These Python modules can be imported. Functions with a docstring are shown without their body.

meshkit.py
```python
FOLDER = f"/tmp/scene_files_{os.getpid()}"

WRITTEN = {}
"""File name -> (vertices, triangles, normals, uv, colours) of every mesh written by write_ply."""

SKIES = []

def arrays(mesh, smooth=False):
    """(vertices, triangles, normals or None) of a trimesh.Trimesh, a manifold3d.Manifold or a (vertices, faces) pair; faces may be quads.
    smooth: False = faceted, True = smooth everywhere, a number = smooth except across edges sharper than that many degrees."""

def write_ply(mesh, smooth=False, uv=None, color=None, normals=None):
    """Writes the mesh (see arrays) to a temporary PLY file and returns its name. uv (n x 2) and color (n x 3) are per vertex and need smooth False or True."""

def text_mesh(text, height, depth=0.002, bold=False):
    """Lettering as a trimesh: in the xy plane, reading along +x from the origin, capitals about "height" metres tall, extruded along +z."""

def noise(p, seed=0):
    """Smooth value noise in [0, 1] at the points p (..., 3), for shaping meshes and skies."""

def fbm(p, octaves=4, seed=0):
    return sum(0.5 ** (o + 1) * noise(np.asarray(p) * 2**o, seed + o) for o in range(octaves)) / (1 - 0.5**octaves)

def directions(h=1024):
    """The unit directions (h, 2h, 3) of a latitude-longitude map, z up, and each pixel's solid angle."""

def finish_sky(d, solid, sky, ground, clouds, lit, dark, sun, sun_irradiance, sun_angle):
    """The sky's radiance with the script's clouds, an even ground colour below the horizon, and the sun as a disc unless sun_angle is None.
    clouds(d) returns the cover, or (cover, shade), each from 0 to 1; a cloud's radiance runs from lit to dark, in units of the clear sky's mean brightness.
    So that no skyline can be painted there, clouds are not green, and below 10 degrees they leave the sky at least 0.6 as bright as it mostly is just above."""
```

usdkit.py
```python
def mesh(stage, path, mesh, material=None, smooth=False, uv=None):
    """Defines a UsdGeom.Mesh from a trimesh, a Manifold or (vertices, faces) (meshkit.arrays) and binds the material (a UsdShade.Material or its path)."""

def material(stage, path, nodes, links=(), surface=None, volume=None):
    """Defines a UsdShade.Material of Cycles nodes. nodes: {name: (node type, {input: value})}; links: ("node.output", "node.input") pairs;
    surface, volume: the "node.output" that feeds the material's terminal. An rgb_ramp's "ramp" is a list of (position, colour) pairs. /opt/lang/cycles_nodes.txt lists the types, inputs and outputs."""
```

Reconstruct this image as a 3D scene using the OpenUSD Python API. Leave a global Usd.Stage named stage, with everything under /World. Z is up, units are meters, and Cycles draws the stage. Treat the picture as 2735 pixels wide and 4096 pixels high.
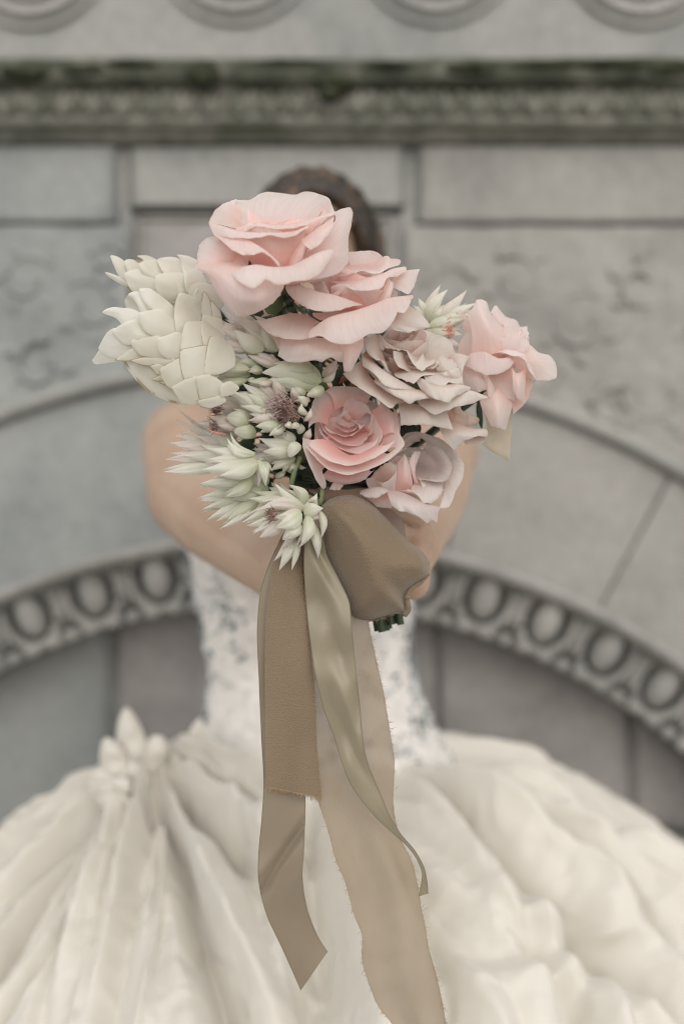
import math, random
import numpy as np, trimesh, usdkit, meshkit
from scipy.interpolate import CubicSpline
from scipy.spatial import Delaunay, cKDTree
from shapely.geometry import Polygon, Point
import shapely
import manifold3d as m3
from pxr import Usd, UsdGeom, UsdLux, UsdShade, Gf, Sdf, Vt

stage = Usd.Stage.CreateInMemory()
UsdGeom.Xform.Define(stage, '/World')
UsdGeom.Scope.Define(stage, '/World/Looks')

# ------------------------------------------------------------------ camera, sky, sun, exposure
CZ = 1.35                                   # camera height
cam = UsdGeom.Camera.Define(stage, '/World/camera')
cam.AddTranslateOp().Set((0, 0, CZ))
cam.AddRotateXOp().Set(90.0)
cam.CreateFocalLengthAttr(35.0)
cam.CreateHorizontalApertureAttr(24.0)
cam.CreateVerticalApertureAttr(36.0)
cam.CreateFStopAttr(2.7)
cam.CreateFocusDistanceAttr(0.612)
cam.CreateClippingRangeAttr((0.02, 5000.0))
cam.CreateExposureAttr(0.08)
SUN_EL, SUN_AZ = math.radians(30), math.radians(170)     # behind the photographer, high, to the right
dome = UsdLux.DomeLight.Define(stage, '/World/sky')
sky_mat = usdkit.material(stage, '/World/Looks/overcast_sky', {
    "sky": ("sky_texture", {"sky_type": "single_scattering", "sun_disc": False, "sun_elevation": SUN_EL, "sun_rotation": SUN_AZ, "aerosol_density": 2.0}),
    "tc": ("texture_coordinate", {}),
    "n": ("noise_texture", {"scale": 1.6, "detail": 5.0, "roughness": 0.55}),
    "r": ("rgb_ramp", {"ramp": [(0.25, (8.8, 8.75, 8.7)), (0.75, (12.4, 12.2, 12.0))]}),
    "m": ("mix", {"mix_type": "mix", "fac": 0.88}),
    "bg": ("background_shader", {"strength": 0.115})},
    [("tc.generated", "n.vector"), ("n.fac", "r.fac"), ("sky.color", "m.color1"), ("r.color", "m.color2"), ("m.color", "bg.color")], surface="bg.background")
UsdShade.MaterialBindingAPI.Apply(dome.GetPrim()).Bind(sky_mat)
dome.GetPrim().SetCustomDataByKey('kind', 'structure')
sun = UsdLux.DistantLight.Define(stage, '/World/sun')
sun.CreateNormalizeAttr(True)
sun.CreateIntensityAttr(0.36)
sun.CreateAngleAttr(60.0)
sun.CreateColorAttr((1.0, 0.95, 0.89))
# the light shines along its -z axis: towards -(direction to sun)
sun.AddRotateXYZOp().Set((90 - math.degrees(SUN_EL), 0, -math.degrees(SUN_AZ) + 180))

# ------------------------------------------------------------------ helpers
rng = np.random.default_rng(7)
used = {}


def numbered(parent, name):
    k = (parent, name)
    n = used.get(k, 0)
    used[k] = n + 1
    return name if n == 0 else f'{name}_{n:03d}'


class Thing:
    def __init__(self, path, base):
        self.path, self.base = path, np.asarray(base, float)


def setdata(prim, **kw):
    for k, v in kw.items():
        if v:
            prim.SetCustomDataByKey(k, v)


def thing(name, label, category, base, group=None, kind=None):
    p = '/World/' + numbered('/World', name)
    x = UsdGeom.Xform.Define(stage, p)
    x.AddTranslateOp().Set(tuple(float(c) for c in base))
    setdata(x.GetPrim(), label=label, category=category, group=group, kind=kind)
    return Thing(p, base)


def part(parent, name, mesh, mat, smooth=True, uv=None, label=None, kind=None):
    """one Mesh prim under parent; the vertices are given in world space"""
    if hasattr(mesh, 'to_mesh') or isinstance(mesh, trimesh.Trimesh):
        v, f, _ = meshkit.arrays(mesh)
    else:
        v, f = mesh
    v = np.asarray(v, float) - parent.base
    p = parent.path + '/' + numbered(parent.path, name)
    m = usdkit.mesh(stage, p, (v, np.asarray(f)), mat, smooth=smooth, uv=uv)
    setdata(m.GetPrim(), label=label, kind=kind)
    m.CreateDoubleSidedAttr(True)
    return Thing(p, parent.base)


def lin(r, g, b):
    c = np.array([r, g, b], float) / 255
    return tuple(np.where(c < 0.04045, c / 12.92, ((c + 0.055) / 1.055) ** 2.4))


KS = 24 / 35 / 2735                         # per photograph pixel, at 1 m
KD = 24 / 35 / 1568                         # per pixel of the 1568-wide view


def D(x, y, d):
    """a point seen at (x, y) of a 1568 x 2348 view, d metres away along the view axis"""
    return np.array([(x - 784) * KD * d, d, CZ + (1174 - y) * KD * d])


def Dn(a):
    a = np.asarray(a, float)
    d = a[..., 2]
    return np.stack([(a[..., 0] - 784) * KD * d, d, CZ + (1174 - a[..., 1]) * KD * d], -1)


class Win:
    """points measured on a twice enlarged piece of the photograph; f = millimetres in front of the piece's own distance"""
    def __init__(self, ox, oy, d0):
        self.ox, self.oy, self.d0 = ox, oy, d0

    def at(self, a):
        a = np.asarray(a, float)
        d = self.d0 - a[..., 2] / 1000
        return np.stack([(self.ox + a[..., 0] / 2 - 1367.5) * KS * d, d, CZ + (2048 - self.oy - a[..., 1] / 2) * KS * d], -1)


def resample(pts, n, smooth=True):
    p = np.asarray(pts, float)
    s = np.r_[0, np.cumsum(np.linalg.norm(np.diff(p[:, :2], axis=0), axis=1) + 1e-6)]
    t = np.linspace(0, s[-1], n)
    if len(p) == 2 or not smooth:
        return np.stack([np.interp(t, s, p[:, k]) for k in range(p.shape[1])], 1)
    # Catmull-Rom: keeps the ripples of a lip without overshoot
    m = np.gradient(p, s, axis=0)
    i = np.clip(np.searchsorted(s, t, 'right') - 1, 0, len(p) - 2)
    h = (s[i + 1] - s[i])[:, None]
    x = ((t - s[i])[:, None]) / h
    return (2*x**3 - 3*x**2 + 1)*p[i] + (x**3 - 2*x**2 + x)*h*m[i]*0.8 + (-2*x**3 + 3*x**2)*p[i+1] + (x**3 - x**2)*h*m[i+1]*0.8


def gridfaces(nv, nu):
    i, j = np.meshgrid(np.arange(nv - 1), np.arange(nu - 1), indexing='ij')
    a = (i * nu + j).ravel()
    return np.concatenate([np.stack([a, a + 1, a + nu + 1], 1), np.stack([a, a + nu + 1, a + nu], 1)])


def rows_patch(rows, nu=26, nv=14, ruffle=0.0, seed=0, bulge=0.0, roll=0.0):
    """a sheet lofted through rows of (x, y, f): returns grid (nv, nu, 3) of (x, y, f) and uv"""
    R = np.stack([resample(r, nu) for r in rows])
    if roll and len(rows) > 2:                # the lip turns under: a rounded edge
        d = R[-2] - R[-1]
        ln = np.linalg.norm(d[:, :2], axis=1, keepdims=True) + 1e-6
        ext = R[-1] + d / ln * np.minimum(ln * .3, roll)
        ext[:, 2] = R[-1][:, 2] - roll * .16
        R = np.concatenate([R, ext[None]])
        tk = np.r_[np.linspace(0, 1, len(rows)), 1 + .45 / (len(rows) - 1)]
        Gx = CubicSpline(tk, R, axis=0, bc_type='natural')
    k = len(rows)
    if k == 2:
        t = np.linspace(0, 1, nv)[:, None, None]
        G = R[0] * (1 - t) + R[1] * t
    elif roll:
        tv = np.r_[np.linspace(0, .82, nv - 8), np.linspace(.82, tk[-1], 9)[1:]]
        G = Gx(tv)
    else:
        G = CubicSpline(np.linspace(0, 1, k), R, axis=0, bc_type='natural')(np.linspace(0, 1, nv))
    u, v = np.meshgrid(np.linspace(0, 1, nu), np.clip(tv, 0, 1) if roll and len(rows) > 2 else np.linspace(0, 1, nv))
    if bulge:
        G[..., 2] += bulge * np.sin(np.pi * u) * np.sin(np.pi * np.clip(v, 0, 1)) ** 0.7
    if ruffle:
        q = np.stack([u * 5 + seed * 3.1, v * 2.5, np.full_like(u, seed * 7.7)], -1)
        n1 = meshkit.fbm(q, 3, seed) - 0.5
        n2 = meshkit.fbm(q * 1.3 + 11, 3, seed + 5) - 0.5
        w = v ** 2 * 1.0 + 0.12
        G[..., 2] += ruffle * 6 * n1 * w
        G[..., 1] += ruffle * 60 * n2 * w * 0.5
    if ruffle and roll:
        e = np.clip((v - .6) / .4, 0, 1) ** 2
        jag = meshkit.fbm(np.stack([u * 16 + seed * 2.3, np.full_like(u, seed * 3.7), 0 * u], -1), 3, seed + 2) - .5
        jf = meshkit.fbm(np.stack([u * 11 + seed * 1.3, v * 1.5, 0 * u + 5 + seed], -1), 2, seed + 3) - .5
        G[..., :2] += (e * jag * 16)[..., None] * np.array([.35, 1.0])
        G[..., 2] += e * jf * 3.2
    uv = np.stack([u.ravel(), v.ravel()], 1)
    return G, gridfaces(nv, nu), uv


def petal(parent, win, rows, mat, ruffle=0.35, name='petal', bulge=0.0, nu=26, nv=14, df=0.0, label=None, roll=8.0):
    seed = used.get((parent.path, name), 0) + int(win.ox) % 97
    rows = [[(*p[:2], p[2] + df) for p in r] for r in rows]
    G, f, uv = rows_patch(rows, nu, nv + 4, ruffle, seed, bulge, roll)
    nv += 4
    return part(parent, name, (win.at(G).reshape(-1, 3), f), mat, uv=uv, label=label)


def poly_patch(outline, step, f_of, bulge=4.0, smooth=3, power=0.5):
    o = np.asarray(outline, float)[:, :2]
    if smooth:
        n = len(o)
        out = []
        for i in range(n):
            p0, p1, p2, p3 = o[i - 1], o[i], o[(i + 1) % n], o[(i + 2) % n]
            for t in np.linspace(0, 1, smooth, endpoint=False):
                out.append(0.5 * ((2*p1) + (-p0 + p2)*t + (2*p0 - 5*p1 + 4*p2 - p3)*t*t + (-p0 + 3*p1 - 3*p2 + p3)*t**3) * 0.7 + 0.3 * (p1*(1-t) + p2*t))
        o = np.array(out)
    pg = Polygon(o).buffer(0)
    if pg.geom_type != 'Polygon':
        pg = max(pg.geoms, key=lambda g: g.area)
    o = np.array(pg.exterior.segmentize(step).coords)[:-1]
    x0, y0, x1, y1 = pg.bounds
    gx, gy = np.meshgrid(np.arange(x0, x1, step), np.arange(y0, y1, step * 0.87))
    gx[1::2] += step / 2
    g = np.stack([gx.ravel(), gy.ravel()], 1)
    g += (meshkit.noise(np.c_[g * 0.37, g[:, 0] * 0.1]) - .5)[:, None] * step * 0.3
    inside = shapely.contains_xy(pg.buffer(-step * 0.45), g[:, 0], g[:, 1])
    g = g[inside]
    p = np.vstack([o, g])
    tri = Delaunay(p).simplices
    c = p[tri].mean(1)
    tri = tri[shapely.contains_xy(pg, c[:, 0], c[:, 1])]
    dist = shapely.distance(shapely.points(p), pg.exterior)
    dn = np.clip(dist / max(dist.max(), 1e-6), 0, 1)
    f = f_of(p) + bulge * (1 - (1 - dn) ** 2) ** power
    return np.c_[p, f], tri, np.c_[dist, dn]


def blend(a, b, t):
    return a * (1 - t) + b * t


def sst(x, a, b):
    t = np.clip((x - a) / (b - a), 0, 1)
    return t * t * (3 - 2 * t)


def tube(pts, rad, sides=8, cap=True):
    p = np.asarray(pts, float)
    rad = np.broadcast_to(rad, (len(p),))
    t = np.gradient(p, axis=0)
    t /= np.linalg.norm(t, axis=1, keepdims=True) + 1e-12
    ref = np.array([0, 0, 1.0]) if abs(t[len(t)//2, 2]) < 0.9 else np.array([1.0, 0, 0])
    a = np.cross(t, ref); a /= np.linalg.norm(a, axis=1, keepdims=True) + 1e-12
    b = np.cross(t, a)
    ang = np.arange(sides) * 2 * np.pi / sides
    v = p[:, None] + rad[:, None, None] * (np.cos(ang)[None, :, None] * a[:, None] + np.sin(ang)[None, :, None] * b[:, None])
    i, j = np.meshgrid(np.arange(len(p) - 1), np.arange(sides), indexing='ij')
    q = np.stack([i*sides + j, i*sides + (j+1) % sides, (i+1)*sides + (j+1) % sides, (i+1)*sides + j], -1).reshape(-1, 4)
    f = np.vstack([q[:, [0, 1, 2]], q[:, [0, 2, 3]]])
    v = v.reshape(-1, 3)
    if cap:
        n = len(v)
        v = np.vstack([v, p[0], p[-1]])
        k = np.arange(sides)
        f = np.vstack([f, np.stack([np.full(sides, n), (k+1) % sides, k], 1), np.stack([np.full(sides, n+1), n - sides + k, n - sides + (k+1) % sides], 1)])
    return v, f


def join(meshes):
    vs, fs, n = [], [], 0
    for m in meshes:
        if isinstance(m, trimesh.Trimesh):
            m = (np.array(m.vertices), np.array(m.faces))
        vs.append(m[0]); fs.append(np.asarray(m[1]) + n); n += len(m[0])
    return np.vstack(vs), np.vstack(fs)


def ellipsoid(c, r, sub=3, rot=None):
    s = trimesh.creation.icosphere(sub)
    v = np.array(s.vertices) * np.asarray(r)
    if rot is not None:
        v = v @ np.asarray(rot).T
    return v + np.asarray(c), np.array(s.faces)


def box_block(x0, x1, y0, y1, z0, z1, ch=0.004):
    """a stone with chamfered front edges (front = small y)"""
    xs = [x0, x1]
    v = np.array([[x0, y1, z0], [x1, y1, z0], [x1, y1, z1], [x0, y1, z1],
                  [x0, y0+ch, z0], [x1, y0+ch, z0], [x1, y0+ch, z1], [x0, y0+ch, z1],
                  [x0+ch, y0, z0+ch], [x1-ch, y0, z0+ch], [x1-ch, y0, z1-ch], [x0+ch, y0, z1-ch]])
    q = [[8, 9, 10, 11], [4, 5, 9, 8], [5, 6, 10, 9], [6, 7, 11, 10], [7, 4, 8, 11], [0, 1, 5, 4], [1, 2, 6, 5], [2, 3, 7, 6], [3, 0, 4, 7], [3, 2, 1, 0]]
    q = np.array(q)
    return v, np.vstack([q[:, [0, 1, 2]], q[:, [0, 2, 3]]])


# ------------------------------------------------------------------ materials
L = '/World/Looks/'


def stone(name, c0, c1, c2, scale=5.0, bump=0.3, dark=None):
    nodes = {
        "g": ("geometry", {}),
        "n1": ("noise_texture", {"scale": scale, "detail": 6.0, "roughness": 0.62, "distortion": 0.4}),
        "r1": ("rgb_ramp", {"ramp": [(0.3, c0), (0.5, c1), (0.72, c2)]}),
        "n2": ("noise_texture", {"scale": 60.0, "detail": 4.0, "roughness": 0.7}),
        "r2": ("rgb_ramp", {"ramp": [(0.3, (0.8, 0.8, 0.8)), (0.7, (1.08, 1.08, 1.08))]}),
        "mx": ("mix", {"mix_type": "multiply", "fac": 0.8}),
        "b": ("bump", {"strength": bump, "distance": 0.004}),
        "p": ("principled_bsdf", {"roughness": 0.85, "specular_ior_level": 0.25})}
    links = [("g.position", "n1.vector"), ("g.position", "n2.vector"), ("n1.fac", "r1.fac"), ("n2.fac", "r2.fac"), ("r1.color", "mx.color1"), ("r2.color", "mx.color2"), ("n2.fac", "b.height"), ("b.normal", "p.normal"), ("mx.color", "p.base_color")]
    return usdkit.material(stage, L + name, nodes, links, surface="p.BSDF")


def petal_mat(name, base, mid, tip, edge=None, transl=0.58, glow=(.90, .68, .61), rough=0.55, vein=0.085, noise=25.0):
    nodes = {
        "uv": ("uvmap", {"attribute": "st"}),
        "s": ("separate_xyz", {}),
        "r": ("rgb_ramp", {"ramp": [(0.0, base), (0.48, mid), (0.80, tip), (1.0, edge or tip)]}),
        "mp": ("mapping", {"mapping_type": "point", "scale": (26.0, 1.2, 1.0)}),
        "n": ("noise_texture", {"scale": 2.0, "detail": 4.0, "roughness": 0.6}),
        "rv": ("rgb_ramp", {"ramp": [(0.3, (1 - vein, 1 - vein * 1.5, 1 - vein * 1.5)), (0.65, (1.0, 1.0, 1.0))]}),
        "g": ("geometry", {}),
        "nb": ("noise_texture", {"scale": noise, "detail": 3.0}),
        "rb": ("rgb_ramp", {"ramp": [(0.30, (0.90, 0.86, 0.83)), (0.48, (0.98, 0.97, 0.95)), (0.62, (1.0, 1.0, 1.0))]}),
        "m1": ("mix", {"mix_type": "multiply", "fac": 1.0}),
        "m2": ("mix", {"mix_type": "multiply", "fac": 1.0}),
        "ne": ("noise_texture", {"scale": 95.0, "detail": 3.0, "roughness": 0.7}),
        "re": ("rgb_ramp", {"ramp": [(0.50, (0., 0., 0.)), (0.62, (.75, .75, .75))]}),
        "ve": ("rgb_ramp", {"ramp": [(0.90, (0., 0., 0.)), (1.0, (1., 1., 1.))]}),
        "me": ("mix", {"mix_type": "multiply", "fac": 1.0}),
        "m3": ("mix", {"mix_type": "mix", "color2": (.56, .47, .36)}),
        "bp": ("bump", {"strength": 0.30, "distance": 0.0008}),
        "p": ("principled_bsdf", {"roughness": rough, "specular_ior_level": 0.25, "sheen_weight": 0.15, "sheen_roughness": 0.4}),
        "gl": ("mix", {"mix_type": "mix", "fac": 0.45, "color2": glow}),
        "t": ("translucent_bsdf", {}),
        "mx": ("mix_closure", {"fac": transl})}
    links = [("uv.UV", "s.vector"), ("s.y", "r.fac"), ("uv.UV", "mp.vector"), ("mp.vector", "n.vector"), ("n.fac", "rv.fac"), ("g.position", "nb.vector"), ("nb.fac", "rb.fac"),
             ("r.color", "m1.color1"), ("rv.color", "m1.color2"), ("m1.color", "m3.color1"), ("m3.color", "m2.color1"), ("rb.color", "m2.color2"), ("g.position", "ne.vector"), ("ne.fac", "re.fac"), ("s.y", "ve.fac"), ("re.color", "me.color1"), ("ve.color", "me.color2"), ("me.color", "m3.fac"), ("n.fac", "bp.height"), ("bp.normal", "p.normal"),
             ("m2.color", "p.base_color"), ("m2.color", "gl.color1"), ("gl.color", "t.color"), ("p.BSDF", "mx.closure1"), ("t.BSDF", "mx.closure2")]
    return usdkit.material(stage, L + name, nodes, links, surface="mx.closure")


def plain(name, col, rough=0.6, spec=0.4, sub=0.0, noise=None, sheen=0.0, rad=(0.02, 0.008, 0.005)):
    nodes = {"p": ("principled_bsdf", {"base_color": col, "roughness": rough, "specular_ior_level": spec, "sheen_weight": sheen})}
    links = []
    if sub:
        nodes["p"][1].update(subsurface_weight=sub, subsurface_scale=0.4, subsurface_radius=rad)
    if noise:
        nodes.update({"g": ("geometry", {}), "n": ("noise_texture", {"scale": noise[0], "detail": 4.0, "roughness": 0.6}), "r": ("rgb_ramp", {"ramp": [(0.3, noise[1]), (0.7, noise[2])]})})
        links += [("g.position", "n.vector"), ("n.fac", "r.fac"), ("r.color", "p.base_color")]
    return usdkit.material(stage, L + name, nodes, links, surface="p.BSDF")


STONE = [stone('pale_grey_stone', (0.232, 0.240, 0.228), (0.299, 0.299, 0.280), (0.351, 0.344, 0.319)),
         stone('warm_grey_stone', (0.242, 0.238, 0.222), (0.303, 0.293, 0.270), (0.351, 0.337, 0.314)),
         stone('cool_grey_stone', (0.219, 0.232, 0.227), (0.281, 0.292, 0.281), (0.329, 0.334, 0.320))]
MAUVE = stone('mauve_grey_stone', (0.191, 0.184, 0.176), (0.268, 0.252, 0.242), (0.351, 0.332, 0.316))
MOULD = stone('carved_moulding_stone', (0.217, 0.217, 0.204), (0.299, 0.293, 0.275), (0.383, 0.370, 0.344), scale=9)
GROOVE_SHADE = stone('shaded_groove_stone', (0.109, 0.112, 0.107), (0.178, 0.178, 0.168), (0.268, 0.264, 0.248), scale=12)  # darker stone colour that paints in the shade around the eggs
MORTAR = stone('dark_joint', (0.166, 0.166, 0.160), (0.210, 0.210, 0.197), (0.255, 0.248, 0.235))
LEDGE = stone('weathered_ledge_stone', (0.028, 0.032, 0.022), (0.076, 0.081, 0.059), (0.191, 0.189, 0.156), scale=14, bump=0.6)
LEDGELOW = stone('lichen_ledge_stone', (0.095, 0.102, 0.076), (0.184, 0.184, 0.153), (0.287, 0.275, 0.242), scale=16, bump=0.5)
CLUMP = plain('black_clump', (0.030, 0.033, 0.022), rough=0.95, spec=0.1, noise=(60.0, (0.009, 0.011, 0.007), (0.068, 0.075, 0.045)))
GROUND = stone('paving_stone', (0.200, 0.195, 0.190), (0.270, 0.260, 0.250), (0.330, 0.320, 0.305), scale=3)
# ------------------------------------------------------------------ ground
YW = 1.64                                    # the face of the wall
gv = np.array([[-60, -60, 0], [60, -60, 0], [60, 60, 0], [-60, 60, 0]], float)
gm = usdkit.mesh(stage, '/World/ground', (gv, np.array([[0, 1, 2], [0, 2, 3]])), GROUND)
setdata(gm.GetPrim(), kind='structure', label='pale stone ground in front of the carved wall', category='ground')

# ------------------------------------------------------------------ wall
WS = KD * YW


def WX(x): return (x - 784) * WS
def WZ(y): return CZ + (1174 - y) * WS


wall = thing('stone_wall', 'carved grey stone wall with mossy ledge and egg moulding arch behind the bride', 'wall', (0, YW, 0))
XL, XR, ZT = -2.6, 2.6, 3.3
ZLT, ZLB = CZ + (1174 - 130) * KD * (YW - .072), CZ + (1174 - 326) * KD * (YW - .004)                  # ledge top and bottom
CX = WX(648)                                 # the arch: centre line and radii
R_OUT, R_IN = 1553 * WS, 1392 * WS
CZA = WZ(1224) - R_OUT
part(wall, 'core', box_block(XL, XR, YW + .16, YW + .5, 0, ZT), MORTAR)


def rough_block(x0, x1, z0, z1, y0, y1, seed, n=26, amp=.0035):
    """a dressed stone whose face is slightly uneven"""
    xs, zs = np.linspace(x0, x1, n), np.linspace(z0, z1, n)
    X, Z = np.meshgrid(xs, zs)
    q = np.stack([X * 6, Z * 6, np.full_like(X, seed * 5.3)], -1)
    Y = y0 - amp * (meshkit.fbm(q, 4, seed) - .5) * 2
    e = np.minimum(np.minimum(X - x0, x1 - X), np.minimum(Z - z0, z1 - Z))
    Y += .005 * (1 - np.clip(e / .006, 0, 1)) ** 2
    v = np.stack([X, Y, Z], -1).reshape(-1, 3)
    f = gridfaces(n, n)
    ring = np.r_[np.arange(n), np.arange(2*n - 1, n*n, n), np.arange(n*n - 2, n*n - n - 1, -1), np.arange(n*(n-2), 0, -n)]
    b = v[ring].copy(); b[:, 1] = y1
    m, k = len(v), len(ring)
    i = np.arange(k); j = (i + 1) % k
    f = np.vstack([f, np.stack([ring[i], m + i, m + j], 1), np.stack([ring[i], m + j, ring[j]], 1)])
    return np.vstack([v, b]), f


J = .002
# frieze above the ledge: three tall stones and the courses over them
for k, (x0, x1) in enumerate([(XL, WX(-1100)), (WX(-1100), WX(-200)), (WX(-200), WX(1790)), (WX(1790), WX(2500)), (WX(2500), XR)]):
    part(wall, 'block', rough_block(x0 + J, x1 - J, ZLT + .002, ZLT + .42, YW + .015, YW + .2, 3 + k, amp=.002), STONE[(1, 2, 0, 0, 1)[k]])
for k, (x0, x1) in enumerate([(XL, WX(0)), (WX(0), WX(1500)), (WX(1500), XR)]):
    part(wall, 'block', rough_block(x0 + J, x1 - J, ZLT + .43, ZT, YW + .015, YW + .2, 13 + k, amp=.004), STONE[(0, 1, 2)[k]])
# the four ringed medallions
for k, (cx, by) in enumerate([(62, 54), (538, 46), (1003, 46), (1478, 50)]):
    r = 182 * WS
    c = np.array([WX(cx), YW + .014, WZ(by) + r])
    ang = np.linspace(0, 2*np.pi, 73)
    ms = []
    for rr, th in ((r, .004), (r - .022, .007), (r * .62, .004)):
        ms.append(tube(np.stack([c[0] + rr*np.sin(ang), np.full(73, c[1] - .004), c[2] + rr*np.cos(ang)], 1), th, 10, False))
    for a in np.arange(8) * np.pi / 4 + k * .2:
        ms.append(ellipsoid(c + [r*.36*math.sin(a), -.004, r*.36*math.cos(a)], (r*.2, .016, r*.13), 2,
                            np.array([[math.sin(a), 0, math.cos(a)], [0, 1, 0], [math.cos(a), 0, -math.sin(a)]])))
    ms.append(ellipsoid(c, (r*.14, .024, r*.14), 2))
    for a in np.linspace(0, 2*np.pi, 26)[:-1]:
        ms.append(ellipsoid(c + [r*.78*math.sin(a), 0, r*.78*math.cos(a)], (.011, .012, .009), 1))
    part(wall, 'ring_medallion', join(ms), MOULD)


# ledge: a run of mouldings, its profile swept along x, worn and lumpy
def sweep_x(profile, xs, amp, seed, scale=14):
    P = np.asarray(profile, float)
    P = np.stack([np.interp(np.linspace(0, len(P) - 1, 60), np.arange(len(P)), P[:, k]) for k in (0, 1)], 1)
    X, K = np.meshgrid(xs, np.arange(len(P)))
    p, z = P[K, 0], P[K, 1]
    n = meshkit.fbm(np.stack([X * scale, p * 22, z * scale * 1.3], -1), 4, seed) - .5
    y = YW - p - amp * n * 2
    zz = z + amp * .8 * (meshkit.fbm(np.stack([X * scale * .7, z * 9, p * 9 + 4], -1), 3, seed + 9) - .5) * 2
    return np.stack([X, y, zz], -1).reshape(-1, 3), gridfaces(len(P), len(xs))[:, ::-1]


xs = np.linspace(XL, XR, 900)
H = ZLT - ZLB
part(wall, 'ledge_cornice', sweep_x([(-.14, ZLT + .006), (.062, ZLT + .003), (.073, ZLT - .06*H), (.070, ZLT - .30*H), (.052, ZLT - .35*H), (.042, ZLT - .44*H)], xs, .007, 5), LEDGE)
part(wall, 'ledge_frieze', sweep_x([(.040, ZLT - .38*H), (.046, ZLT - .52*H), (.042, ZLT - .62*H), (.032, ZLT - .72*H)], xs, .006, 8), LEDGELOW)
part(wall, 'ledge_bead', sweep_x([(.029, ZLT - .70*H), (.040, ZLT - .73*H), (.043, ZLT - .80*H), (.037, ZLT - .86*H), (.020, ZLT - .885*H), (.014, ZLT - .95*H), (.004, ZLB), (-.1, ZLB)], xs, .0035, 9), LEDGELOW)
# worn acanthus leaves along the ledge
ms = []
for k, x in enumerate(np.arange(-1.15, 1.15, .047)):
    w = .021 + .003 * rng.uniform(-1, 1)
    for s in (-1, 0, 1):
        c = np.array([x + s * .013, YW - .047 + abs(s) * .004, ZLT - .53 * H - .005 * (s == 0)])
        a = s * .5 + .15 * rng.uniform(-1, 1)
        rot = np.array([[math.cos(a), 0, math.sin(a)], [0, 1, 0], [-math.sin(a), 0, math.cos(a)]])
        ms.append(ellipsoid(c, (w * .34, .009, .20 * H), 2, rot))
v, f = join(ms)
v[:, 1] += .004 * (meshkit.fbm(v * 60, 3, 4) - .5)
part(wall, 'leaf_carving', (v, f), LEDGELOW)
# moss along the ledge edge, and black clumps added at its dark spots
for (x, y, rx, rz) in [(60, 166, 62, 16), (195, 162, 50, 13), (465, 165, 42, 26), (775, 188, 40, 16), (1085, 158, 62, 15), (1545, 155, 70, 20), (300, 146, 60, 9), (660, 142, 80, 7), (900, 150, 60, 8), (1250, 148, 90, 10), (1400, 146, 90, 12), (760, 215, 25, 13)]:
    v, f = ellipsoid((WX(x) * (YW - .070) / YW, YW - .066, CZ + (1174 - y) * KD * (YW - .070)), (rx * WS, .016, rz * WS), 4)
    c = v.mean(0)
    v = c + (v - c) * (0.75 + .6 * meshkit.fbm(v * 40, 4, int(x)))[:, None]
    part(wall, 'moss_patch', (v, f), CLUMP)

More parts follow.
